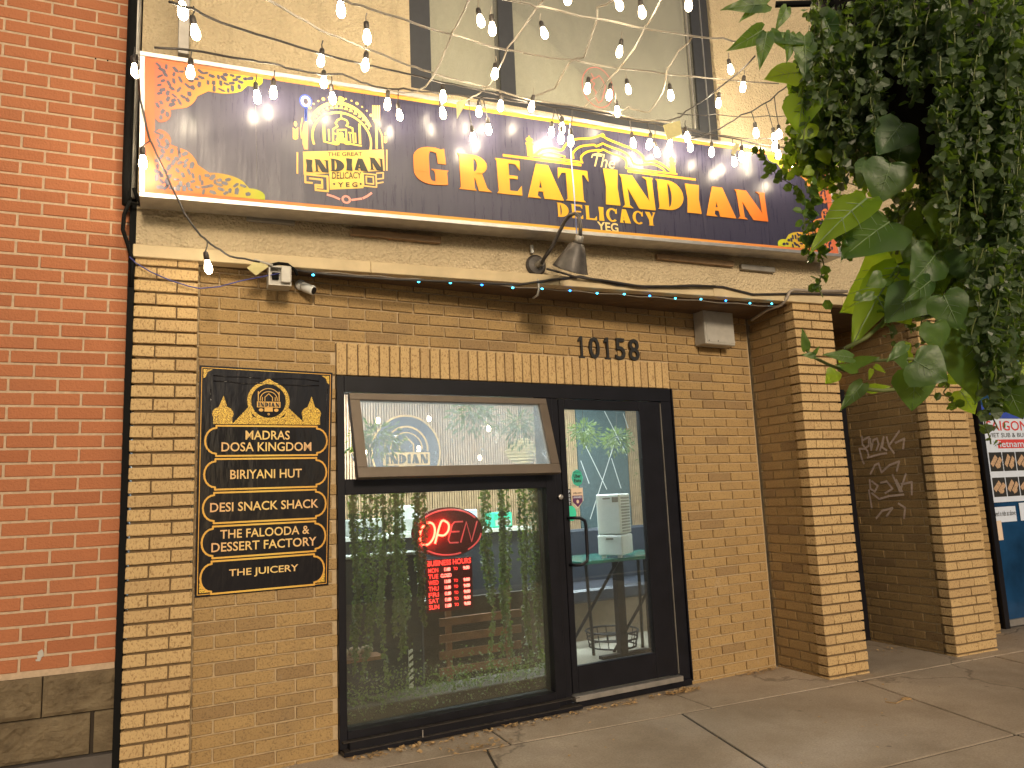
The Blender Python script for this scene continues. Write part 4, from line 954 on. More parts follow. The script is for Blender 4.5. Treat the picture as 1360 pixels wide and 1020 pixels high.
mb = MB(); mb.tube([onY(338, 345, -.085), onY(362, 352, -.06)], .006, 6); build('tie', mb, M['plastic'], tg)
tg2 = thing('paper_tag', onY(892, 170, -.4), 'yellow square paper tag among the light strings over the sign', 'tag')
mb = MB(); pts = [onY(881, 166, -.42), onY(903, 160, -.42), onY(906, 178, -.42), onY(886, 186, -.42)]; mb.add(pts + [v + Vector((0, .002, 0)) for v in pts], [(0, 1, 2, 3), (7, 6, 5, 4), (0, 1, 5, 4), (1, 2, 6, 5), (2, 3, 7, 6), (3, 0, 4, 7)]); build('paper', mb, M['tagpaper'], tg2)
tg3 = thing('paper_tag', onY(976, 195, -.4), 'small cream tag rolled on the wire near the last letters of the sign', 'tag')
mb = MB(); pts = [onY(971, 204, -.42), onY(977, 189, -.42), onY(982, 192, -.40), onY(976, 206, -.40)]; mb.add(pts + [v + Vector((0, .002, 0)) for v in pts], [(0, 1, 2, 3), (7, 6, 5, 4), (0, 1, 5, 4), (1, 2, 6, 5), (2, 3, 7, 6), (3, 0, 4, 7)]); build('paper', mb, M['tagpaper'], tg3)
tg4 = thing('paper_tag', onY(613, 145, -.4), 'torn pale paper caught in the tangle of wires above the sign', 'tag')
mb = MB(); pts = [onY(606, 136, -.42), onY(620, 131, -.42), onY(617, 141, -.41), onY(607, 158, -.41)]; mb.add(pts + [v + Vector((0, .002, 0)) for v in pts], [(0, 1, 2, 3), (7, 6, 5, 4), (0, 1, 5, 4), (1, 2, 6, 5), (2, 3, 7, 6), (3, 0, 4, 7)]); build('paper', mb, M['tagpaper'], tg4)

gl = thing('gooseneck_lamp', onY(711, 352, 0), 'dark unlit gooseneck lamp with conical shade below the sign', 'lamp')
q = onY(711, 353, -.0)
mb = MB(); mb.lathe([(.068, .0), (.068, .012), (.055, .022), (.02, .026)], q + nY * .001, 24, nY); build('wall_plate', mb, M['lampblk'], gl)
mb = MB(); mb.lathe([(.022, 0), (.022, .05)], q + nY * .02, 12, (Vector((.35, -1, .1)))); build('knuckle', mb, M['dirtymetal'], gl)
arm = [q + nY * .05 + Vector((.02, 0, 0)), onY(722, 344, -.12), onY(732, 330, -.17), onY(741, 312, -.23), onY(750, 294, -.29), onY(757, 285.5, -.33), onY(764, 283.5, -.36), onY(769, 288, -.38), onY(771, 300, -.385), onY(770.5, 316, -.385)]
arm = [Vector(a) for a in arm]
mb = MB(); mb.tube(arm, .0115, 10); build('neck', mb, M['lampblk'], gl, smooth=True)
tp = onY(770, 314, -.385); axs = (onY(757, 362, -.42) - tp).normalized(); axs = Vector((-.10, .50, -.85)).normalized()
mb = MB(); mb.lathe([(.024, -.005), (.026, .045)], tp, 16, axs); build('collar', mb, M['dirtymetal'], gl, smooth=True)
mb = MB(); mb.lathe([(.030, .040), (.046, .052), (.062, .085), (.106, .195), (.112, .20), (.106, .195), (.058, .088), (.03, .06)], tp, 28, axs, cap=False)
build('shade', mb, M['lampblk'], gl, smooth=True)
mb = MB(); mb.lathe([(.012, .06), (.02, .085), (.02, .11), (.008, .125)], tp, 12, axs); build('bulb', mb, M['white'], gl, smooth=True)
mb = MB(); mb.tube([onY(707, 336, -.02), onY(706, 326, -.02)], .012, 8); build('conduit_stub', mb, M['white'], gl)
mb = MB(); mb.tube([onY(714, 371, -.02), onY(716, 382, -.03), onY(714, 392, -.02), onY(708, 396, .04)], .007, 8); build('cable_tail', mb, M['plastic'], gl, smooth=True)

# fascia cable, conduit and blue led string
cb = thing('fascia_cable', onY(700, 380, -.03), 'black cable running along the fascia from junction box to conduit', 'cable')
mb = MB(); mb.tube([onY(*c, -.032) for c in [(388, 358), (440, 365), (520, 371), (600, 374), (690, 378), (730, 372), (770, 367), (820, 378), (870, 381), (920, 379), (960, 381), (1000, 391), (1060, 390), (1112, 391), (1180, 398)]], .008, 6); build('cable', mb, M['cable'], cb, smooth=True)
mb = MB(); mb.tube([onY(*c, -.05) for c in [(726, 357), (745, 362), (765, 368), (800, 372), (850, 380), (950, 380)]], .007, 6); build('cable', mb, M['cable'], cb, smooth=True)
cn = thing('conduit', onY(1050, 385, -.03), 'grey conduit bending down from the fascia at the pillar top', 'pipe')
mb = MB(); mb.tube([onY(*c, -.04) for c in [(1125, 387), (1080, 386.5), (1054, 385), (1048, 388), (1045, 396)]] + [onY(1038, 405, .02), onY(1020, 411, .12), onY(998, 425, .30)], .012, 8); build('pipe', mb, M['conduit'], cn, smooth=True)
ls = thing('led_string', onY(700, 390, -.03), 'thin string of small blue leds under the fascia trim', 'lights')
mb = MB(); lp = []
for i in range(29):
    x = 395 + i * 26.6; y = 358 + (x - 395) * .0765 + (4 if i % 2 else 0) * .4
    if x > 1045: break
    lp.append(onY(x, y, -.027))
mb.tube(lp, .003, 5); build('wire', mb, M['cablegrey'], ls, smooth=True)
for i, x in enumerate([416, 464, 511, 556, 598, 640, 681, 720, 757, 793, 829, 863, 897, 931, 964, 996, 1025, 1155]):
    y = 364 + (x - 416) * .0645 + (1.2 if i % 3 == 0 else 0)
    if x == 1155: y = 411
    p = onY(x, y, -.03); mb = MB(); mb.lathe([(.003, -.007), (.006, 0), (.003, .007)], p, 8, (1, 0, 0)); build('led', mb, M['led_blue' if i % 3 == 2 else 'led_cyan'], ls)
bw = thing('blue_cord', onY(280, 380, -.04), 'thin blue cord sagging across the left pillar to the junction box', 'cable')
mb = MB(); mb.tube([onY(*c, -.03) for c in [(172, 341), (180, 349), (200, 361), (225, 372), (250, 380), (265, 383), (290, 381), (320, 373), (345, 368), (372, 363)]], .0035, 6); build('cord', mb, M['cableblue'], bw, smooth=True)
bt = thing('light_tube', onY(762, 230, -.25), 'thin bluish vertical wire hanging in front of the sign above the lamp', 'cable')
mb = MB(); mb.tube([onY(757, 164, -.26), onY(759, 215, -.27), onY(762, 250, -.28), onY(766, 310, -.35)], .0035, 6); build('wire', mb, plain('pale_blue_wire', (.35, .42, .85), .3), bt, smooth=True)
br_k = thing('wall_bracket', onY(241, 40, -.05), 'grey metal post bracket above the sign at its left end', 'bracket')
mb = MB(); a = onY(236, 70, -.08); mb.bb(a.x, a.x + .055, -.10, -.001, a.z - .01, a.z + .55); build('post', mb, M['dirtymetal'], br_k, bevel=.003)

# =================================================================== STRING LIGHTS
def dep(y): return -.33 - max(0, 118 - y) * .0085
GL = MB(); GL.lathe([(.004, -.088), (.013, -.084), (.020, -.072), (.0225, -.058), (.021, -.044), (.0165, -.026), (.0125, -.010), (.0115, 0)], (0, 0, 0), 12)
SK_ = MB(); SK_.lathe([(.0125, -.012), (.0145, -.010), (.0155, .020), (.0135, .036), (.006, .042)], (0, 0, 0), 10)
def tomesh(mb, name, mat):
    me = bpy.data.meshes.new(name); me.from_pydata([tuple(v) for v in mb.v], [], mb.f)
    for p in me.polygons: p.use_smooth = True
    me.materials.append(mat); return me
MGL = tomesh(GL, 'bulb', M['bulb']); MSK = tomesh(SK_, 'socket', M['lampblk'])
def light_string(label, cable, bulbs, mat='cablegrey', yoff=0.0, r=.0052, worldpts=None):
    P = worldpts if worldpts else [onY(x, y, dep(y) + yoff) for x, y in cable]
    t = thing('light_string', P[len(P) // 2], label, 'string lights', 'light strings hung over the sidewalk')
    pp = []
    for i in range(len(P) - 1):
        for k in range(4):
            tt = k / 4; q = P[i].lerp(P[i + 1], tt); q.z -= .01 * math.sin(math.pi * tt) if len(P) < 9 else 0; q.z += random.uniform(-.004, .004); pp.append(q)
    pp.append(P[-1]); mb = MB(); mb.tube(pp, r, 6); build('cable', mb, M[mat], t, smooth=True)
    for b in bulbs:
        if isinstance(b, Vector): pos = b
        else: pos = onY(b[0], b[1], dep(b[1]) + yoff - .02)
        tilt = Matrix.Rotation(random.uniform(-.22, .22), 4, 'X') @ Matrix.Rotation(random.uniform(-.2, .2), 4, 'Y')
        sc_ = random.uniform(.82, .9); mwd = tilt @ Matrix.Diagonal((sc_, sc_, sc_, 1)); mwd.translation = pos + tilt @ Vector((0, 0, .05))
        o = inst('bulb', MGL, mwd, t)
        s = bpy.data.objects.new('socket', MSK); link(s, o)
        top = mwd @ Vector((0, 0, .04)); near = min(pp, key=lambda v: 3 * math.hypot(v.x - top.x, v.y - top.y) + abs(v.z - top.z) + (0 if v.z > top.z - .01 else .5))
        if math.hypot(near.x - top.x, near.y - top.y) > .07 or near.z < top.z or near.z > top.z + .25: near = top + Vector((.004, 0, .045))
        if 1:
            mb = MB(); mid = (top + near) / 2 + Vector((random.uniform(-.006, .006), 0, 0)); mb.tube([top, mid, near], .0032, 5)
            d = build('drop_wire', mb, M[mat], t)
    return t
light_string('light string crossing from upper left wall past the upstairs window sill', [(225, 3), (240, 8), (258, 13), (306, 35), (430, 72), (480, 85), (542, 99), (600, 112), (700, 135)], [(243, 17), (260, 45), (426, 82.6), (485, 88)], 'cable')
light_string('light string descending steeply from top edge across the beige stucco', [(340, -8), (355, 0), (424, 39), (474, 59), (542, 86), (579, 99), (651, 117), (699, 132), (780, 143), (840, 157), (900, 163)], [(430, 111), (588.5, 130), (664.6, 143), (705.7, 143.4), (820, 150)], 'cablegrey')
light_string('light string passing in front of the middle of the upstairs window', [(440, -5), (460, 2), (489, 10.5), (573, 38), (659, 63), (720, 75), (761, 80), (811, 89), (883, 97.5), (949, 105), (1034, 111)], [(453, 16), (487.7, 51), (657, 99.5), (780, 119), (809, 128), (834.8, 120.5), (891, 128), (986.6, 117), (954, 139)], 'cablegrey')
light_string('highest light string over the upstairs window top', [(620, -15), (700, 4), (719, 8), (813, 28), (918, 47), (960, 51), (1010, 57)], [(639, 30), (654, 40.5), (723.5, 46), (822.4, 71), (970.7, 94), (754, 0), (853, 18), (823, 8), (914.5, 8)], 'cablegrey')
light_string('light string draped along the top edge of the black sign', [(205, 63), (250, 66), (327, 79), (361, 84), (386, 92), (430, 99), (455, 99), (480, 109), (508, 117), (536, 118), (584, 124), (660, 132), (760, 145), (860, 163), (900, 170), (960, 181), (1010, 192), (1060, 198)], [(253, 97.5), (342, 131), (363, 125), (442, 133), (514.5, 140.5), (531, 155), (588.5, 152), (636, 150), (628.6, 186), (649, 174), (732.5, 177.5), (746.5, 172), (745, 185.5), (758, 189), (841.4, 192), (862, 193), (873, 204), (889, 194.6), (913, 183.7), (917, 197), (945, 204), (975.6, 216.6), (985, 209.4)], 'cable', yoff=.04)
light_string('light string looping up toward the hanging planter leaves', [(917, 184), (946, 175), (984, 153), (1011, 140), (1034, 123), (1060, 100)], [(1004.4, 178), (1029, 185), (1035, 179.5), (1033.6, 207), (1029, 196), (1056, 228)], 'cable')
light_string('light cable sagging from the window left edge', [(628, -12), (622, 0), (601, 42), (580, 92), (565, 115), (542, 122), (515, 119)], [], 'cablegrey', r=.005)
light_string('light cable sagging across the window mullion', [(722, -4), (716, 6), (674, 63), (661, 94), (647, 115), (628, 128), (608, 135)], [], 'cablegrey', r=.005)
light_string('light cable in an s curve left of the pink emblem', [(818, -6), (815, 1), (793, 10), (793, 25), (776, 76), (763, 79), (755, 84), (736, 118), (704, 130)], [], 'cablegrey')
light_string('light cable slanting over the pink emblem', [(884, -10), (878, 0), (857, 36), (838, 71), (807, 105), (775, 143)], [], 'cablegrey')
light_string('light cable looping down at the window right side', [(920, 49), (901, 67), (887, 90), (880, 122), (862, 148), (834, 142), (822, 145)], [], 'cablegrey')
light_string('light cable rising right past the window corner', [(1003, 74), (963, 110), (910, 148), (900, 156), (870, 160)], [], 'cable')
light_string('light wire lying straight over the tan stucco near the leaves', [(900, 150), (950, 152), (1020, 154), (1058, 152)], [], 'cable', r=.003)
light_string('low light wire above the sign right end', [(905, 176), (960, 180), (1020, 184), (1060, 183)], [], 'cable', r=.003)
light_string('black light string hanging down left of the sign to the junction box', [(182, 72), (186, 130), (198, 183), (205, 198), (222, 235), (245, 283), (262, 308), (280, 325), (305, 340), (345, 348)], [(180, 96), (190, 218), (277, 357)], 'cable', yoff=.03, r=.005)
# canopy strings that run on over the sidewalk to the street side
random.seed(11)
for j, (xa, xb) in enumerate([(.2, -1.4), (1.0, -.4), (1.6, .5), (2.2, 1.5), (2.8, 2.5), (3.3, 3.5), (3.9, 4.7)]):
    P = []; bl_ = []
    for i in range(11):
        t = i / 10; y = -1.75 - 4.2 * t; x = xa + (xb - xa) * t + random.uniform(-.05, .05); z = 4.25 + .08 * (j % 2) - .55 * math.sin(math.pi * t) + .1 * t; P.append(Vector((x, y, z)))
        if 0 < i: bl_.append(Vector((x, y + .1, z - .10)))
    light_string('canopy light string number %s from the left reaching over the sidewalk' % ['one', 'two', 'three', 'four', 'five', 'six', 'seven'][j], None, bl_, 'cable', worldpts=P)

# =================================================================== INTERIOR
rm = MB(); RD = -3.7
rm.wb(-.6, 5.9, -.205, RD, -.02, .03); fl_ = tag(build('floor', rm, M['floor']), kind='structure')
rm = MB(); rm.wb(-.6, 5.9, -.205, RD, 2.68, 2.72); tag(build('ceiling', rm, M['inceil']), kind='structure')
rm = MB(); rm.wb(-.6, 5.9, RD, RD - .1, 0, 2.72); tag(build('back_wall', rm, M['inwall']), kind='structure')
rm = MB(); rm.wb(-.7, -.6, -.205, RD, 0, 2.72); rm.wb(5.9, 6.0, -.205, RD, 0, 2.72); rm.wb(4.03, 5.9, -.38, -.42, 0, 2.66); tag(build('side_wall', rm, M['inwall']), kind='structure')
for i, (a, b) in enumerate([(.6, -1.0), (2.3, -1.0), (4.2, -1.2), (1.4, -2.6), (3.4, -2.6)]):
    t = thing('ceiling_light', wp(a + .5, b, 2.66), ['bright ceiling panel inside over the window plants', 'bright ceiling panel inside near the door', 'bright ceiling panel inside at the right', 'bright ceiling panel deep inside on the left', 'bright ceiling panel deep inside behind the door'][i], 'lamp', 'ceiling panels inside the shop')
    mb = MB(); mb.wb(a, a + .9, b, b - .25, 2.662, 2.679); build('diffuser', mb, M['ceil_light'], t)
# slat wall with round emblem
sl_ = thing('slat_wall', wp(2.3, RD + .05, 1.2), 'oak slat panelling on the back wall inside', 'panelling')
PA = onM(768, 620, RD + .05)[0]; PB = onM(834, 620, RD + .05)[0]; PZ = onM(800, 700, RD + .05)[1]
mb = MB()
for i in range(170):
    s = 1.3 + i * .03
    if PA - .02 < s < PB: continue
    mb.wb(s, s + .018, RD + .05, RD + .012, .9, 2.66)
tag(build('slats', mb, M['slat'], sl_), kind='stuff')
for i in range(0): pass
em = thing('round_emblem', wp(2.5, RD + .1, 1.5), 'round grey emblem with shop logo on the slats inside', 'sign')
ES, EZ = onM(540, 600, RD + .1); EF = (wp(ES, RD + .10, EZ), WD * 1.35, ZUP * 1.35, WN); ES = EZ = 0.0
mb = MB(); mb.prism(EF, disc(ES, EZ, .30, .30, 32)[0], .02, -.02); build('disc', mb, plain('dark_slate_disc', (.06, .07, .09), .5), em)
mb = MB(); mb.flat(EF, arc(ES, EZ, .30, .30, .285, .285, 0, 360, 36) + arc(ES, EZ + .02, .19, .19, .175, .175, -5, 185, 20) + arc(ES, EZ + .02, .14, .14, .13, .13, 0, 180, 20) + [rc(ES - .20, ES + .20, EZ - .11, EZ - .005), rc(ES - .07, ES + .07, EZ - .18, EZ - .11)] + ribbon([(ES - .06, EZ), (ES - .06, EZ + .06), (ES, EZ + .12), (ES + .06, EZ + .06), (ES + .06, EZ)], .012), .003); build('logo', mb, M['logo'], em)
mb = MB(); word(mb, EF, 'INDIAN', ES - .18, ES + .18, EZ - .095, EZ - .02, .3, .14, lift=.006); build('lettering', mb, M['ink'], em)
pdl = thing('pendant_lamp', wp(3.6, -2.6, 2), 'woven yellow pendant lamp inside behind the tilted window', 'lamp')
a = onM(694, 601, -2.2); mb = MB(); q = wp(a[0], -2.2, a[1] - .12)
for i in range(9): mb.lathe([(.17 * math.sin(R_(20 + i * 17)), i * .03), (.17 * math.sin(R_(24 + i * 17)) + .004, i * .03 + .015)], q, 20, cap=False)
build('shade', mb, M['vase'], pdl); mb = MB(); mb.tube([q + ZUP * .26, wp(a[0], -2.2, 2.66)], .005, 5); build('cord', mb, M['cable'], pdl)
# mirror/glass partition behind door
pn = thing('partition_window', wp(4.9, RD + .2, 1), 'teal glass partition with crossed white lines seen through the door', 'window')
mb = MB(); mb.wb(PA, PB, RD + .06, RD + .02, PZ, 2.62); build('pane', mb, plain('grey_mirror', (.10, .14, .15), .10), pn)
mb = MB(); PNF = (wp(0, RD + .065, 0), WD, ZUP, WN); pu_ = lambda x, y: onM(740 + x / 6.375, 540 + y / 6.375, RD + .065)
for l_ in ([(230, 310), (420, 700)], [(400, 40), (590, 410)], [(500, 260), (280, 950)], [(200, 460), (270, 650)], [(460, 440), (540, 690)], [(600, 180), (560, 60)]): mb.flat(PNF, ribbon([pu_(*q) for q in l_], .012))
build('line', mb, M['white'], pn)
# booth
bo = thing('booth_seat', wp(4.4, -2.8, 0), 'dark vinyl booth bench along the back wall behind the door', 'seat')
mb = MB(); mb.wb(2.9, 5.8, -1.62, -2.2, .36, .48); build('cushion', mb, M['booth'], bo, bevel=.02)
mb = MB(); mb.wb(2.9, 5.8, -2.2, -2.35, .40, .98); build('backrest', mb, M['booth'], bo, bevel=.02)
mb = MB(); mb.wb(2.9, 5.8, -1.68, -2.2, .03, .358); build('bench_base', mb, M['tan_board'], bo)
# table with purifier
tb = thing('table', wp(3.3, -.9, 0), 'small dark topped table with crossed legs behind the door', 'table')
mb = MB(); mb.wb(2.75, 3.75, -.62, -1.18, .80, .825); build('tabletop', mb, plain('green_glass_top', (.03, .14, .11), .15), tb, bevel=.003)
for (a, b) in [((2.85, -.7), (3.15, -1.1)), ((3.15, -.7), (2.85, -1.1)), ((3.35, -.7), (3.65, -1.1)), ((3.65, -.7), (3.35, -1.1))]:
    mb = MB(); mb.tube([wp(a[0], a[1], .798), wp(b[0], b[1], .03)], .013, 6); build('leg', mb, M['black'], tb)
for a in (3.28, 3.60):
    mb = MB(); mb.wb(a, a + .07, -.90, -.96, .03, .798); mb.wb(a - .18, a + .22, -.90, -.96, .031, .055); build('leg', mb, M['black'], tb)
pu = thing('air_purifier', wp(3.35, -.95, .83), 'tall white air purifier standing on the table behind the door', 'appliance')
pa = R_(50); px_ = Vector((math.cos(pa), -math.sin(pa), 0)); py_ = Vector((math.sin(pa), math.cos(pa), 0))
a = onM(795, 741, -.75); po = wp(a[0], -.75, 0)
def pbox(mb, x0, x1, y0, y1, z0, z1): return mb.box(po + px_ * x0 + py_ * y0 + ZUP * z0, px_ * (x1 - x0), py_ * (y1 - y0), ZUP * (z1 - z0))
mb = MB(); pbox(mb, 0, .20, 0, .26, .845, 1.00); build('tank', mb, M['white'], pu, bevel=.008)
mb = MB(); pbox(mb, .003, .197, .003, .257, 1.004, 1.315); build('body', mb, M['white'], pu, bevel=.010)
mb = MB(); pbox(mb, .06, .12, .0, .002, 1.275, 1.285); pbox(mb, .07, .13, -.004, -.001, .965, .978)
build('grip', mb, M['cablegrey'], pu)
mb = MB(); pbox(mb, .135, .185, .001, .0025, 1.25, 1.29); build('display', mb, M['cablegrey'], pu)
mb = MB()
for i in range(12):
    for j in range(8): pbox(mb, .1975, .199, .03 + j * .026, .046 + j * .026, 1.02 + i * .023, 1.034 + i * .023)
build('vent', mb, M['dirtymetal'], pu)
for x_ in (.02, .15):
    mb = MB(); pbox(mb, x_, x_ + .03, .02, .05, .826, .844); build('foot', mb, M['white'], pu)
bg_ = thing('wire_basket', wp(3.4, -1.3, 0), 'round black wire basket on the floor under the purifier table', 'basket')
mb = MB()
for z_, r__ in ((.035, .20), (.10, .215), (.16, .225)): mb.tube([wp(3.5 + r__ * math.cos(R_(q * 15)), -1.32 + r__ * math.sin(R_(q * 15)), z_) for q in range(25)], .008, 5)
build('hoop', mb, M['black'], bg_)
mb = MB()
for q in range(16): mb.tube([wp(3.5 + .20 * math.cos(R_(q * 22.5)), -1.32 + .20 * math.sin(R_(q * 22.5)), .035), wp(3.5 + .225 * math.cos(R_(q * 22.5)), -1.32 + .225 * math.sin(R_(q * 22.5)), .16)], .004, 4)
tag(build('wires', mb, M['black'], bg_), kind='stuff')
# counter and things seen through the lower window
ct = thing('counter', wp(1.9, -2.2, 0), 'dark serving counter inside with white till boxes on it', 'counter')
mb = MB(); mb.wb(.4, 3.1, -2.0, -2.5, .03, 1.02); build('front', mb, M['booth'], ct)
mb = MB(); mb.wb(.35, 3.15, -1.95, -2.55, 1.021, 1.05); build('worktop', mb, M['white'], ct)
for i, (s, w__, h, mm) in enumerate([(1.0, .22, .20, 'white'), (1.45, .3, .14, 'shade_in'), (1.9, .18, .24, 'white'), (2.3, .34, .18, 'paper'), (2.8, .2, .14, 'mint')]):
    t = thing('counter_box', wp(s, -2.2, 1.05), ['white upright box on the inside counter, leftmost', 'pale grey tray on the inside counter', 'tall white container on the inside counter', 'wide pale box on the inside counter near the neon sign', 'green box on the inside counter, rightmost'][i], 'box', 'boxes on the inside counter')
    mb = MB(); mb.wb(s, s + w__, -2.1, -2.3, 1.051, 1.05 + h); build('body', mb, M[mm], t, bevel=.01)
    mb = MB(); mb.wb(s + .02, s + w__ - .02, -2.098, -2.0995, 1.07, 1.05 + h * .5); build('panel', mb, M['booth'] if i % 2 else M['shade_in'], t)
bn = thing('slatted_crate', wp(1.95, -.8, 0), 'brown wooden slatted screen low behind the window', 'screen')
for i in range(5):
    a = onM(584, 826 + i * 22, -.8); b = onM(693, 815 + i * 21, -.8); zc = (a[1] + b[1]) / 2
    mb = MB(); mb.wb(a[0], b[0], -.8, -.815, zc - .028, zc + .028); build('slat', mb, M['wood'], bn, bevel=.003)
z1_ = zc
mb = MB(); mb.wb(a[0] + .07, a[0] + .11, -.8155, -.84, .03, .80); build('post', mb, M['wood'], bn); mb = MB(); mb.wb(b[0] - .1, b[0] - .06, -.8155, -.84, .03, .80); build('post', mb, M['wood'], bn)
ch = thing('chair', wp(1.5, -1.0, 0), 'dark rounded chair with pale rim behind the vines', 'chair')
a = onM(572, 860, -.95)
mb = MB(); mb.lathe([(.20, 0), (.24, .06), (.25, .30), (.24, .34)], wp(a[0] - .1, -1.2, .25), 24, cap=False); build('shell', mb, M['booth'], ch, smooth=True)
mb = MB(); mb.lathe([(.24, 0), (.255, .01), (.255, .025), (.24, .035)], wp(a[0] - .1, -1.2, .59), 24, cap=False); build('rim', mb, M['shade_in'], ch, smooth=True)
mb = MB(); mb.lathe([(.22, 0), (.22, .05)], wp(a[0] - .1, -1.2, .40), 24); build('seat', mb, M['booth'], ch)
for k_ in range(4):
    an = R_(45 + 90 * k_); mb = MB(); mb.tube([wp(a[0] - .1 + .15 * math.cos(an), -1.2 + .15 * math.sin(an), .3), wp(a[0] - .1 + .2 * math.cos(an), -1.2 + .2 * math.sin(an), .031)], .012, 6); build('leg', mb, M['black'], ch)
bq = thing('banquette', wp(1.2, -.7, 0), 'dark upholstered banquette back filling the lower left of the window', 'seat')
a = onM(440, 745, -.62); b = onM(562, 742, -.62)
mb = MB(); mb.wb(a[0], b[0], -.62, -.74, .03, a[1]); build('backrest', mb, M['booth'], bq, bevel=.02)
mb = MB(); mb.wb(a[0], b[0], -.60, -.76, a[1] + .001, a[1] + .02); build('ledge', mb, M['shade_in'], bq, bevel=.004)
kp = thing('dark_backdrop', wp(2.1, -.95, 0), 'low dark backdrop panel added behind the slatted screen', 'panel')
mb = MB(); mb.wb(1.35, 2.75, -.95, -.98, .03, .62); build('board', mb, plain('dark_brown_panel', (.045, .035, .028), .6), kp, bevel=.003)  # added backdrop, gives the darkness low behind the window and hides pale floor
pb_ = thing('planter_box', wp(1.4, -.3, .03), 'low brown planter box full of leaves along the window inside', 'planter')
mb = MB(); mb.wb(.80, 2.32, -.16, -.42, .03, .18); build('box', mb, plain('dark_brown_planter', (.05, .035, .022), .6), pb_, bevel=.006)
pt = thing('post', wp(.86, -.2, 0), 'slim pale wooden post standing inside at the left window edge', 'post')
mb = MB(); mb.wb(.85, .885, -.5, -.54, .03, 1.2); build('timber', mb, M['tan_board'], pt)
kc = thing('stone_cluster', wp(.9, -.35, .45), 'row of rounded tan stones on a shelf at the window left', 'stones')
mb = MB(); mb.wb(.76, 1.10, -.3, -.44, .40, .42); build('shelf', mb, M['wood'], kc)
for i in range(4):
    mb = MB(); mb.lathe([(.004, -.03), (.03, -.022), (.042, 0), (.03, .022), (.004, .03)], wp(.79 + i * .075, -.37, .451), 10); build('stone', mb, M['tan_board'], kc, smooth=True)
tr_ = thing('striped_stand', wp(1.2, -.4, 0), 'thin black and white striped stick stand behind the vines', 'stand')
a = onM(552, 865, -.35); b = onM(552, 930, -.35)
mb = MB(); mb.wb(a[0] - .014, a[0] + .014, -.43, -.44, .03, a[1]); build('board', mb, M['white'], tr_)
mb = MB()
for i in range(7):
    z = .20 + i * .04; mb.add([wp(a[0] - .0145, -.4295, z), wp(a[0] + .0145, -.4295, z + .018), wp(a[0] + .0145, -.4295, z + .034), wp(a[0] - .0145, -.4295, z + .016)], [(0, 1, 2, 3)])
build('stripe', mb, M['ink'], tr_)

# neon sign
OFS = -.13
ns = thing('neon_sign', wp(1.45, OFS, .65), 'red neon OPEN sign with a business hours board hanging in the window', 'sign')
def n2(x, y): return onM(540 + x / 6.375, 660 + y / 6.375, OFS)
NF = (wp(0, OFS, 0), WD, ZUP, WN)
a = n2(48, 300); b = n2(645, 260); t_ = n2(360, 85); c_ = n2(350, 512)
ecx, ecz = (a[0] + b[0]) / 2, (t_[1] + c_[1]) / 2; erx, erz = (b[0] - a[0]) / 2, (t_[1] - c_[1]) / 2
mb = MB(); mb.prism(NF, disc(ecx, ecz, erx, erz, 40)[0], .014, -.02); build('oval_board', mb, M['ovalboard'], ns)
def ntube(ps, r, mat, nm, off=.010):
    mb = MB(); mb.tube([NF[0] + WD * u + ZUP * v + WN * off for u, v in ps], r, 7); return build(nm, mb, M[mat], ns, smooth=True)
el = lambda a0, a1, kx=.93, kz=.90, n=24: [(ecx + erx * kx * math.cos(R_(a0 + (a1 - a0) * i / n)), ecz + erz * kz * math.sin(R_(a0 + (a1 - a0) * i / n))) for i in range(n + 1)]
ntube(el(35, 150), .005, 'neon_off', 'tube'); ntube(el(160, 290), .005, 'neon_off', 'tube'); ntube(el(305, 352), .005, 'neon_off', 'tube')
def nl(ps): return [n2(*q) for q in ps]
O_ = [(170 + 62 * math.cos(R_(q)) - 18 * -math.sin(R_(q)), 312 - 95 * math.sin(R_(q))) for q in range(100, 461, 20)]
ntube(smooth_curve(nl(O_), 2), .0065, 'neon_on', 'letter_tube')
ntube(smooth_curve(nl([(235, 395), (285, 215), (330, 210), (352, 240), (345, 290), (310, 325), (262, 322)]), 4), .0065, 'neon_on', 'letter_tube')
ntube(nl([(470, 208), (400, 212), (378, 240), (348, 365), (362, 388), (432, 385)]), .005, 'neon_off', 'letter_tube'); ntube(nl([(375, 296), (440, 292)]), .005, 'neon_off', 'letter_tube')
ntube(nl([(452, 385), (500, 212), (545, 375), (590, 205)]), .005, 'neon_off', 'letter_tube')
a = n2(165, 530); b = n2(570, 950); bx0, bx1, bz1, bz0 = a[0], b[0], n2(360, 520)[1], n2(360, 965)[1]
mb = MB(); mb.prism(NF, rc(bx0, bx1, bz0, bz1), .014, -.02); build('hours_board', mb, plain('dark_red_board', (.10, .004, .008), .4), ns)
mb = MB(); W_ = bx1 - bx0; H_ = bz1 - bz0
put_text(mb, NF, 'BUSINESS HOURS', bx0 + .03 * W_, bx1 - .03 * W_, bz1 - .125 * H_, bz1 - .02 * H_, .02, lift=.0)
for i, d in enumerate(['MON', 'TUE', 'WED', 'THU', 'FRI', 'SAT', 'SUN']):
    zt = bz1 - (.165 + i * .115) * H_; put_text(mb, NF, d, bx0 + .04 * W_, bx0 + .25 * W_, zt - .085 * H_, zt, .01, lift=.0)
    if i != 1: put_text(mb, NF, 'TO', bx0 + .58 * W_, bx0 + .67 * W_, zt - .07 * H_, zt - .01 * H_, .01, lift=.0)
build('board_lettering', mb, M['red_led'], ns)
mb = MB()
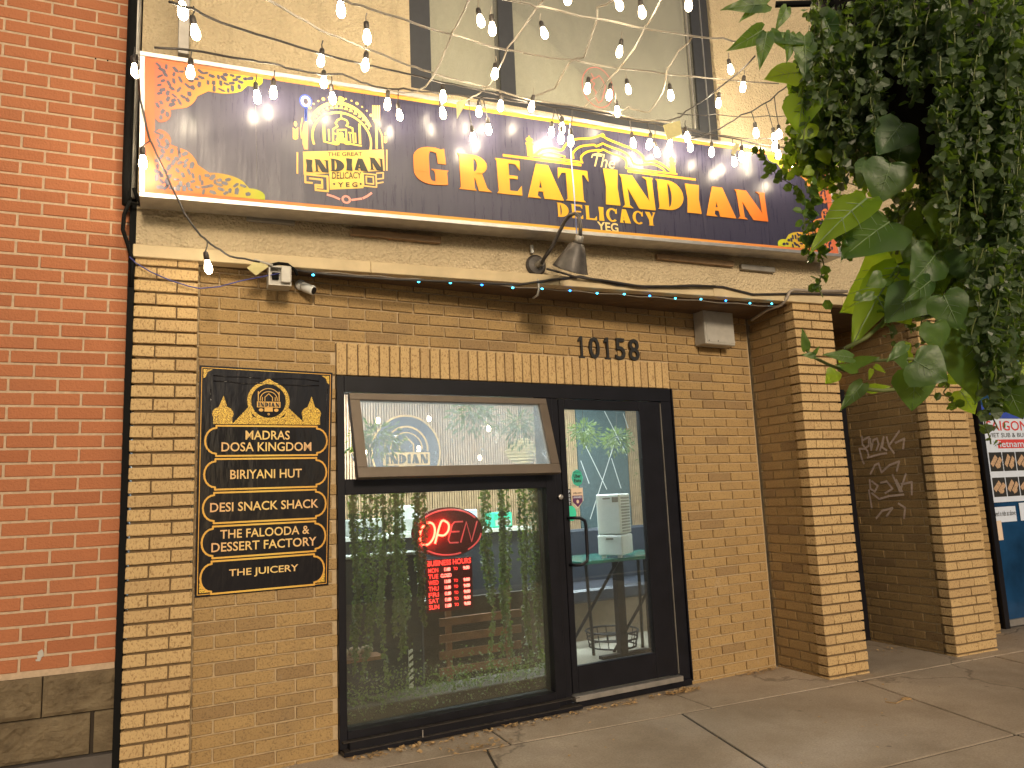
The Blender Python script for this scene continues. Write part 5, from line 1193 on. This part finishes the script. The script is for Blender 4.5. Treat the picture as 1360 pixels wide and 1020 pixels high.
for i in range(7):
    zt = bz1 - (.165 + i * .115) * H_
    if i == 1: put_text(mb, NF, 'CLOSED', bx0 + .30 * W_, bx0 + .53 * W_, zt - .075 * H_, zt - .005 * H_, .02, lift=.0015)
    else:
        put_text(mb, NF, '11:00', bx0 + .38 * W_, bx0 + .51 * W_, zt - .075 * H_, zt - .005 * H_, .05, lift=.0015); put_text(mb, NF, '9:00', bx0 + .79 * W_, bx0 + .93 * W_, zt - .075 * H_, zt - .005 * H_, .05, lift=.0015)
build('board_digits', mb, M['red_hot'], ns)
mb = MB(); mb.tube([wp(ecx - .1, OFS, ecz + erz), wp(ecx - .1, OFS, 1.372)], .002, 4); mb.tube([wp(ecx + .1, OFS, ecz + erz), wp(ecx + .1, OFS, 1.372)], .002, 4); build('hanging_wire', mb, M['cable'], ns)

# vines inside the window
def leaf_quad(mb, c, d, n, L, Wd):
    """small leaf with a centre fold: 4 triangles"""
    d = d.normalized(); s = d.cross(n)
    if s.length < 1e-3: s = d.cross(Vector((1, 0, 0)))
    s.normalize(); n = s.cross(d)
    mb.add([c, c + d * L * .5 + s * Wd * .5 + n * L * .1, c + d * L, c + d * L * .5 - s * Wd * .5 + n * L * .1, c + d * L * .55], [(0, 4, 1), (1, 4, 2), (2, 4, 3), (3, 4, 0)])
def rv(): 
    while 1:
        v = Vector((random.uniform(-1, 1), random.uniform(-1, 1), random.uniform(-1, 1)))
        if .1 < v.length < 1: return v.normalized()
def vine(label, s, off, zt, zb, spread, n, sway=.03, L=.023, grp='vines hanging inside the window'):
    t = thing('hanging_vine', wp(s, off, zb), label, 'plant', grp)
    mb = MB(); st = MB()
    for k in range(max(3, int(spread / .012))):
        ds = random.gauss(0, spread * .6); do = random.uniform(-.07, .06); zb_ = zb + random.uniform(0, (zt - zb) * .45) - (0 if k % 3 else .08); pts = []
        ph = random.uniform(0, 6)
        m_ = 14
        for i in range(m_ + 1):
            f = i / m_; pts.append(wp(s + ds + sway * math.sin(ph + f * 5) * f, off + do, zt + (zb_ - zt) * f))
        st.tube(pts, .0015, 4)
        nn = int(2.1 * n / max(3, int(spread / .012)))
        for q in range(nn):
            f = random.random() ** .9; i = min(int(f * m_), m_ - 1); p = pts[i].lerp(pts[i + 1], f * m_ - i)
            dr_ = (rv() + Vector((0, 0, -.6))).normalized(); ll = L * random.uniform(.6, 1.3); leaf_quad(mb, p + rv() * .008, dr_, rv(), ll, ll * .75)
    build('stems', st, M['stem'], t); tag(build('leaves', mb, M['leaf_in'], t, recalc=False), kind='stuff')
    return t
random.seed(5)
for x, lab, sp, n_, zb in [(482, 'leftmost leafy vine hanging inside the window, thick and dark', .075, 1300, .30), (513, 'second leafy vine inside the window, left of the hours board', .05, 900, .25), (531, 'third leafy vine inside the window, reaching the planter', .045, 800, .22), (558, 'leafy vine hanging across the left edge of the neon sign', .028, 650, .35),
                            (648, 'slim vine right beside the neon oval', .03, 500, .32), (672, 'leafy vine with long strands right of the hours board', .05, 800, .30), (699, 'second vine from the right in the window', .05, 900, .26), (722, 'rightmost thick vine inside the window', .045, 1100, .2)]:
    o_ = -.10 if x == 558 else -.20
    s = onM(x, 760, o_)[0]; vine(lab, s, o_, 1.40, zb, sp * (1.0 if x == 558 else 1.25), n_)
bsh = thing('leafy_bush', wp(1.4, -.3, .18), 'low tangle of leaves spilling along the window bottom inside', 'plant')
mb = MB()
for k in range(4200):
    p = wp(random.uniform(.80, 2.30), random.uniform(-.13, -.36), .12 + abs(random.gauss(0, .10))); ll = random.uniform(.010, .022); leaf_quad(mb, p, rv(), rv(), ll, ll * .75)
tag(build('leaves', mb, M['leaf_in'], bsh, recalc=False), kind='stuff')
for i, (x, y, off) in enumerate([(500, 575, -.7), (630, 545, -.9), (690, 560, -1.2), (820, 580, -2.4), (775, 570, -2.0), (855, 610, -1.4)]):
    s, z = onM(x, y, off); t = thing('hanging_plant', wp(s, off, z), ['hanging plant inside behind the tilted window, left end', 'hanging plant inside behind the tilted window, centre', 'hanging plant inside behind the tilted window, right end', 'bright hanging plant seen through the door top', 'small hanging plant at the door top left', 'thin trailing plant at the door glass right side'][i], 'plant', 'plants hung from the shop ceiling')
    mb = MB()
    for k in range(420 if i != 5 else 160):
        d = rv(); r = random.uniform(.03, .22); p = wp(s, off, z) + Vector((d.x * r * (.25 if i == 5 else 1), d.y * r * .7, d.z * r * (1.6 if i == 5 else .7) - r * .3)); ll = random.uniform(.025, .06) * (.5 if i == 5 else 1); leaf_quad(mb, p, (d + Vector((0, 0, -.5))), rv(), ll, ll * .35)
    tag(build('leaves', mb, M['leaf_in'], t, recalc=False), kind='stuff')
    mb = MB(); mb.tube([wp(s, off, z), wp(s, off, 2.66)], .003, 4); build('cord', mb, M['cable'], t)

# =================================================================== FALLEN LEAVES, SMALL DEBRIS
random.seed(21); mb = MB()
def dry(x, y, sc=1):
    L = random.uniform(.016, .042) * sc; a = random.uniform(0, 6.28); p = Vector((x, y, .003 + random.uniform(0, .008))); d = Vector((math.cos(a), math.sin(a), random.uniform(-.1, .3))); leaf_quad(mb, p, d, Vector((random.uniform(-.5, .5), random.uniform(-.5, .5), 1)), L, L * random.uniform(.4, .8))
for i in range(230):
    s = .76 + 2.4 * random.random() ** 1.2; p = wp(s, .10 + abs(random.gauss(0, .03)), 0); dry(p.x, p.y)
for i in range(90): p = wp(3.0 + random.uniform(-.12, .12), .10 + abs(random.gauss(0, .025)), 0); dry(p.x, p.y)
for i in range(60): p = wp(3.9 + random.uniform(-.25, .1), .03 + abs(random.gauss(0, .03)), 0); dry(p.x, p.y, .7)
for i in range(50): dry(1.75 + random.gauss(0, .10), -.10 + random.gauss(0, .04), 1)
for i in range(60): dry(random.uniform(1, 5.2), random.uniform(-1.2, .0), .6)
for i in range(30): dry(random.uniform(5.2, 5.58), random.uniform(.3, .8), .8)
tag(build('fallen_leaves', mb, M['dry'], recalc=False), 'dry brown leaf bits along the foot of the shopfront', 'leaves', kind='stuff')
sd_ = thing('dry_leaf', onZ(1200, 930), 'flat dry leaf lying on the pavement right of the pillar', 'leaf')
mb = MB(); c = onZ(1204, 929); mb.lathe([(.004, .003), (.024, .006), (.032, .001)], c + Vector((0, 0, .003)), 9); build('blade', mb, M['dry'], sd_)
mb = MB(); mb.tube([onZ(1176, 932, .004), onZ(1190, 934, .006), c + Vector((0, 0, .008))], .003, 5); build('stalk', mb, M['dry'], sd_)

# =================================================================== HANGING PLANTER (foreground right)
hp = thing('hanging_planter', deep(1215, 150, 1.6), 'hanging planter overflowing with dark trailing plants and big green leaves', 'plant')
bc = deep(1212, 20, 1.62)
mb = MB(); mb.lathe([(.004, -.36), (.05, -.34), (.085, -.24), (.15, -.14), (.19, -.02), (.20, .06)], bc, 20); build('basket', mb, M['planter'], hp, smooth=True)
mb = MB()
mb.tube([deep(1030, 6, 1.7), deep(1130, 3, 1.65), deep(1290, 2, 1.6), deep(1420, 2, 1.55)], .007, 8); build('bracket', mb, M['black2'], hp)
for a in range(3):
    mb = MB(); an = R_(120 * a); mb.tube([bc + Vector((.19 * math.cos(an), .19 * math.sin(an), .05)), bc + Vector((0, 0, .6))], .003, 5); build('chain', mb, M['black2'], hp)
# big leaf meshes (heart shape)
def heart(seed, slim=1.0, rows=9):
    rr = random.Random(seed); vs = []; fs = []; n = 9
    prof = [(0, .0), (-.10, .22), (-.06, .42), (.10, .56), (.28, .58), (.50, .46), (.72, .28), (.90, .10), (1.0, 0)]
    L = []
    for i, (y, x) in enumerate(prof):
        yy = y; x = x * slim * rr.uniform(.93, 1.07)
        row = []
        for k in (-1, -.5, 0, .5, 1):
            xx = x * k; yk = yy if abs(k) == 1 else yy * 1.0 + (.0 if i > 2 else (1 - abs(k)) * (.0 - yy))
            zz = -.16 * (xx * 2) ** 2 * .6 + .09 * abs(k) * x * 2 - .18 * max(0, yk) ** 2 + .018 * math.sin(i * 2.1 + k * 3 + seed)
            row.append((xx, yk, zz))
        L.append(row)
    vs = [v for r in L for v in r]
    for i in range(len(L) - 1):
        for k in range(4): fs.append((i * 5 + k, i * 5 + k + 1, (i + 1) * 5 + k + 1, (i + 1) * 5 + k))
    return vs, fs
def leaf_me(seed, mat, slim):
    vs, fs = heart(seed, slim); me = bpy.data.meshes.new('leaf'); me.from_pydata(vs, [], fs)
    bm = bmesh.new(); bm.from_mesh(me); bmesh.ops.remove_doubles(bm, verts=bm.verts, dist=.001); bmesh.ops.subdivide_edges(bm, edges=bm.edges[:], cuts=1, use_grid_fill=True, smooth=.6); bm.to_mesh(me); bm.free()
    for p in me.polygons: p.use_smooth = True
    me.materials.append(mat); return me
HM = {(k, mt): leaf_me(k, M[mt], .9 + .12 * k) for k in range(3) for mt in ('leaf', 'leaf_backlit')}
HM.update({(k + 3, mt): leaf_me(k + 3, M[mt], .40) for k in range(2) for mt in ('leaf', 'leaf_backlit')})
VM = MB(); VM.tube([(0, 0, .012), (0, .25, -.002), (0, .5, -.036), (0, .75, -.092), (0, .95, -.152)], .008, 4, rs=[.014, .012, .009, .006, .003])
for s_ in (-1, 1):
    for y_, ex, ey in ((.02, .30, .12), (.12, .34, .30), (.28, .28, .48), (.45, .18, .63)): VM.tube([(0, y_, .004), (s_ * ex * .6, (y_ + ey) / 2 + .02, .0), (s_ * ex, ey, -.03)], .004, 4, rs=[.006, .004, .002])
VME = tomesh(VM, 'vein', M['vein'])
def big_leaf(x, y, d, size, ang, tilt, yaw, mat='leaf', kind=0):
    """stem end at photo (x,y), depth d; ang = direction of the tip in the view plane (deg, 0 right, 90 up)"""
    p = deep(x, y, d); t = (RT * math.cos(R_(ang)) + UP * math.sin(R_(ang)))
    nrm = -FW; yv = (t * math.cos(R_(tilt)) + nrm * math.sin(R_(tilt))).normalized(); xv = yv.cross(nrm).normalized(); zv = xv.cross(yv)
    rm_ = Matrix.Rotation(R_(yaw), 3, yv); xv = rm_ @ xv; zv = rm_ @ zv
    mw = Matrix((xv, yv, zv)).transposed().to_4x4() @ Matrix.Diagonal((size, size, size, 1)); mw.translation = p
    o = inst('leaf', HM[(kind, mat)], mw, hp)
    if size > .05:
        v = bpy.data.objects.new('vein', VME); v.parent = o; scn.collection.objects.link(v)
    return o
PXM = 1.0 / FPX
def BL(x0, y0, x1, y1, d, tilt=10, yaw=0, mat='leaf', kind=0):
    if x0 > 1170 and y0 > 300 and mat == 'leaf': d -= .10
    dist = math.hypot(x1 - x0, y1 - y0) * d * PXM / math.cos(R_(tilt)); ang = math.degrees(math.atan2(-(y1 - y0), x1 - x0)); big_leaf(x0, y0, d, dist, ang, tilt, yaw, mat, kind)
random.seed(31)
Bz = lambda x, y: (1040 + x / 4.25, 260 + y / 4.25)
Bt = lambda x, y: (1040 + x / 3.92, y / 3.92)
for a, b, d, ti, ya, mt, kd in [
    (Bz(905, 560), Bz(985, 760), 1.35, 10, 15, 'leaf', 0), (Bz(850, 720), Bz(880, 885), 1.30, 5, -8, 'leaf', 1), (Bz(740, 930), Bz(900, 1040), 1.25, 20, 0, 'leaf', 2), (Bz(700, 930), Bz(590, 900), 1.32, 30, 20, 'leaf', 0),
    (Bz(740, 1000), Bz(735, 1215), 1.28, 5, 0, 'leaf', 1), (Bz(1090, 700), Bz(1130, 1170), 1.40, 5, -15, 'leaf', 2), (Bz(1100, 850), Bz(960, 1010), 1.42, 10, 10, 'leaf', 0), (Bz(1030, 300), Bz(1100, 520), 1.45, 10, 20, 'leaf', 1),
    (Bz(900, 60), Bz(880, 240), 1.4, 10, -10, 'leaf', 2), (Bz(860, 330), Bz(700, 500), 1.45, 20, 0, 'leaf', 0), (Bz(830, 480), Bz(640, 600), 1.42, 30, 0, 'leaf', 3), (Bz(760, 540), Bz(560, 700), 1.45, 10, 30, 'leaf', 0),
    (Bz(600, 150), Bz(300, 330), 1.40, 15, 35, 'leaf', 0), (Bz(470, 20), Bz(90, 290), 1.38, 20, 40, 'leaf_backlit', 3), (Bz(560, 230), Bz(430, 340), 1.45, 10, 0, 'leaf_backlit', 0), (Bz(650, 400), Bz(290, 800), 1.42, 20, 45, 'leaf_backlit', 4), (Bz(620, 440), Bz(340, 670), 1.48, 10, -20, 'leaf_backlit', 0),
    (Bz(640, 620), Bz(720, 725), 1.5, 10, 0, 'leaf_backlit', 1), (Bz(600, 340), Bz(690, 200), 1.5, 10, 0, 'leaf_backlit', 0), (Bz(440, 560), Bz(400, 590), 1.35, 10, 0, 'leaf', 0), (Bz(560, 460), Bz(470, 510), 1.35, 10, 0, 'leaf', 0), (Bz(510, 560), Bz(395, 590), 1.36, 10, 10, 'leaf', 3),
    (Bz(390, 915), Bz(220, 885), 1.25, 15, 30, 'leaf', 3), (Bz(420, 980), Bz(290, 960), 1.25, 15, -20, 'leaf', 3), (Bz(400, 940), Bz(540, 920), 1.27, 15, 20, 'leaf', 3), (Bz(300, 990), Bz(240, 1060), 1.35, 10, 0, 'leaf_backlit', 0), (Bz(330, 940), Bz(330, 900), 1.35, 10, 0, 'leaf_backlit', 0),
    (Bz(450, 1060), Bz(310, 1200), 1.27, 10, 30, 'leaf', 3), (Bz(480, 1090), Bz(600, 1080), 1.33, 15, 10, 'leaf_backlit', 3), (Bz(500, 980), Bz(480, 1040), 1.33, 15, 10, 'leaf_backlit', 3), (Bz(520, 960), Bz(575, 1000), 1.33, 15, 10, 'leaf_backlit', 3), (Bz(690, 840), Bz(570, 930), 1.30, 15, 25, 'leaf', 3), (Bz(720, 880), Bz(600, 900), 1.36, 10, 0, 'leaf_backlit', 0),
    (Bz(1000, 1100), Bz(1080, 1230), 1.42, 10, 0, 'leaf_backlit', 0), (Bz(930, 1010), Bz(1000, 1060), 1.42, 10, 0, 'leaf_backlit', 0), (Bz(820, 1040), Bz(800, 1110), 1.35, 10, 0, 'leaf', 3), (Bz(1260, 1060), Bz(1310, 1260), 1.40, 15, 40, 'leaf', 0), (Bz(1330, 940), Bz(1310, 1120), 1.50, 15, 0, 'leaf_backlit', 0), (Bz(1190, 860), Bz(1230, 890), 1.5, 15, 0, 'leaf_backlit', 0),
    (Bz(180, 905), Bz(100, 895), 1.25, 15, 10, 'leaf', 3), (Bz(170, 895), Bz(205, 850), 1.25, 15, 10, 'leaf', 3), (Bz(130, 870), Bz(105, 750), 1.25, 15, 10, 'leaf', 3),
    (Bt(560, 850), Bt(490, 1060), 1.38, 5, 10, 'leaf', 1), (Bt(480, 850), Bt(380, 980), 1.42, 15, 20, 'leaf', 0), (Bt(600, 830), Bt(630, 640), 1.44, 10, -10, 'leaf', 0), (Bt(540, 700), Bt(380, 760), 1.46, 20, 0, 'leaf', 2), (Bt(620, 640), Bt(480, 800), 1.40, 10, 20, 'leaf', 0), (Bt(650, 720), Bt(690, 790), 1.45, 10, 20, 'leaf', 1), (Bt(560, 780), Bt(700, 870), 1.46, 10, 0, 'leaf', 1),
    (Bt(110, 500), Bt(60, 690), 1.46, 10, 30, 'leaf_backlit', 0), (Bt(140, 640), Bt(75, 735), 1.48, 10, 0, 'leaf_backlit', 1), (Bt(80, 380), Bt(-100, 400), 1.5, 10, 30, 'leaf_backlit', 0), (Bt(480, 600), Bt(440, 680), 1.6, 10, 0, 'leaf_backlit', 0), (Bt(480, 610), Bt(530, 550), 1.6, 10, 0, 'leaf_backlit', 3), (Bt(640, 980), Bt(700, 900), 1.4, 10, 0, 'leaf_backlit', 3), (Bt(200, 780), Bt(240, 860), 1.5, 10, 0, 'leaf_backlit', 0), (Bt(150, 880), Bt(100, 910), 1.45, 10, 0, 'leaf_backlit', 0),
    (Bz(800, 150), Bz(650, 260), 1.5, 15, 10, 'leaf', 1), (Bz(900, 300), Bz(1010, 470), 1.5, 15, 10, 'leaf', 2), (Bz(760, 250), Bz(700, 420), 1.52, 10, 10, 'leaf', 0), (Bz(980, 200), Bz(1050, 380), 1.5, 5, 30, 'leaf', 1), (Bz(820, 400), Bz(900, 560), 1.5, 5, 20, 'leaf', 2), (Bz(980, 480), Bz(1160, 560), 1.48, 15, 0, 'leaf', 0), (Bz(700, 560), Bz(780, 690), 1.5, 5, 20, 'leaf', 1), (Bz(1150, 600), Bz(1200, 800), 1.45, 5, 0, 'leaf', 2), (Bz(1000, 700), Bz(930, 900), 1.45, 5, 0, 'leaf', 1)]:
    BL(a[0], a[1], b[0], b[1], d, ti, ya, mt, kd)
# drooping dark leaves at the upper left of the plant
for a, b in [((1012, 40), (968, 72)), ((1018, 45), (1006, 92)), ((1024, 42), (1043, 68)), ((1008, 8), (980, 28)), ((1018, 6), (958, 12)), ((1030, 50), (1072, 58)), ((1068, 48), (1067, 112)), ((1050, 44), (1046, 84)), ((1105, 20), (1090, 60)), ((1092, 18), (1110, 75)), ((1000, 2), (978, -5)), ((1045, 10), (1030, 42))]:
    BL(a[0], a[1], b[0], b[1], 1.45, 12, random.uniform(-30, 30), 'leaf', 3 + random.randint(0, 1))
# stems
mb = MB()
for ps2, d, r in [([(640, 590), (560, 720), (470, 800), (350, 862)], 1.38, .0042), ([(900, 930), (700, 920), (540, 930), (400, 925)], 1.30, .003), ([(700, 1085), (560, 1100), (450, 1090)], 1.30, .0035), ([(350, 990), (250, 950), (180, 915), (130, 870), (110, 780)], 1.26, .0025), ([(860, 100), (760, 30), (680, 120), (640, 330)], 1.45, .003), ([(640, 620), (700, 480), (900, 300)], 1.45, .004)]:
    mb.tube([deep(*Bz(*q), d) for q in ps2], r, 6)
build('stems', mb, M['stem'], hp, smooth=True)
# trailing small leaves, two curtains and a shaggy top
random.seed(41)
def curtain(n, fn, L0, L1, mat, d0, d1):
    mb = MB(); k = 0
    while k < n:
        x, y = fn(); d = random.uniform(d0, d1); p = deep(x, y, d); dd = (rv() + Vector((0, 0, -.4)) - FW * .3).normalized(); ll = random.uniform(L0, L1)
        leaf_quad(mb, p, dd, (rv() - FW * 1.2), ll, ll * .95); k += 1
    return mb
def round_leaf(mb, c, d, n, L):
    d = d.normalized(); s = d.cross(n)
    if s.length < 1e-3: s = d.cross(Vector((1, 0, 0)))
    s.normalize(); n = s.cross(d)
    mb.add([c, c + d * L * .25 + s * L * .42 + n * L * .12, c + d * L * .7 + s * L * .40 + n * L * .10, c + d * L, c + d * L * .7 - s * L * .40 + n * L * .10, c + d * L * .25 - s * L * .42 + n * L * .12, c + d * L * .5], [(0, 6, 1), (1, 6, 2), (2, 6, 3), (3, 6, 4), (4, 6, 5), (5, 6, 0)])
def strands(lst, per, wob, L, d):
    mb = MB(); st = MB()
    for (x0, y0, x1, y1, dd) in lst:
        m_ = 16; ph = random.uniform(0, 6); pts = [deep(x0 + (x1 - x0) * i / m_ + wob * math.sin(ph + i * .7), y0 + (y1 - y0) * i / m_, dd) for i in range(m_ + 1)]
        st.tube(pts, .0012, 4)
        for q in range(int(per * math.hypot(x1 - x0, y1 - y0) / 100)):
            f = random.random(); i = min(int(f * m_), m_ - 1); p = pts[i].lerp(pts[i + 1], f * m_ - i); ll = L * random.uniform(.6, 1.25)
            round_leaf(mb, p + rv() * .009, (rv() + Vector((0, 0, -.3))).normalized(), (rv() - FW * .8), ll)
    return mb, st
lst = []
for i in range(95):
    x = random.uniform(1245, 1375); yb__ = 260 + 170 * random.random() if x > 1300 else 150 + 200 * random.random(); y0 = random.uniform(-40, 120)
    lst.append((x, y0, x + random.uniform(-18, 18), max(yb__, y0 + 80), random.uniform(1.30, 1.62)))
for i in range(60):
    x = random.uniform(1085, 1175); y0 = random.uniform(-30, 70); lst.append((x, y0, x + random.uniform(-25, 10), random.uniform(120, 215) + (30 if x > 1120 else 0), random.uniform(1.4, 1.66)))
for i in range(26): 
    x = random.uniform(1300, 1345); lst.append((x, 330, x + random.uniform(-12, 12), random.uniform(430, 530), random.uniform(1.25, 1.4)))
for i in range(3): lst.append((1310 + 8 * i, 480, 1312 + 9 * i, 590 - 20 * i, 1.3))
for i in range(22): x = random.uniform(1165, 1255); y0 = random.uniform(-40, 20); lst.append((x, y0, x + random.uniform(-12, 12), random.uniform(40, 140), random.uniform(1.38, 1.45)))
for i in range(60):
    x = random.uniform(1185, 1300); y0 = random.uniform(200, 330); lst.append((x, y0, x + random.uniform(-15, 15), y0 + random.uniform(60, 150), random.uniform(1.5, 1.7)))
for i in range(40):
    x = random.uniform(1340, 1375); y0 = random.uniform(-30, 300); lst.append((x, y0, x + random.uniform(-15, 15), y0 + random.uniform(120, 250), random.uniform(1.35, 1.6)))
a_, b_ = strands(lst, 34, 4, .0175, 0)
tag(build('trailing_leaves', a_, M['leaf_small'], hp, recalc=False), kind='stuff'); tag(build('trailing_stems', b_, M['stem'], hp), kind='stuff')
lst = []
for i in range(30):
    x = random.uniform(1055, 1110); y0 = random.uniform(50, 140); lst.append((x, y0, x + random.uniform(-15, 25), random.uniform(170, 250), random.uniform(1.5, 1.7)))
lim = []  # small strands drawn in the backlit leaf colour
for i in range(26):
    x = random.uniform(1052, 1100); y0 = random.uniform(60, 190); lim.append((x, y0, x + random.uniform(-12, 30), y0 + random.uniform(30, 80), random.uniform(1.55, 1.72)))
for i in range(10):
    x = random.uniform(1100, 1150); y0 = random.uniform(170, 240); lim.append((x, y0, x + random.uniform(-12, 20), y0 + random.uniform(20, 60), random.uniform(1.6, 1.72)))
a_, b_ = strands(lim, 40, 4, .019, 0)
tag(build('trailing_leaves', a_, M['leaf_backlit'], hp, recalc=False), kind='stuff')
lst += [(1075, 240, 1070, 330, 1.45), (1080, 250, 1078, 345, 1.45), (1118, 300, 1125, 345, 1.4), (1190, 360, 1175, 420, 1.38), (1250, 500, 1262, 535, 1.38), (1088, 300, 1092, 395, 1.45), (1000, 200, 1068, 262, 1.6)]
a_, b_ = strands(lst, 36, 4, .018, 0)
tag(build('trailing_leaves', a_, M['leaf'], hp, recalc=False), kind='stuff'); tag(build('trailing_stems', b_, M['stem'], hp), kind='stuff')
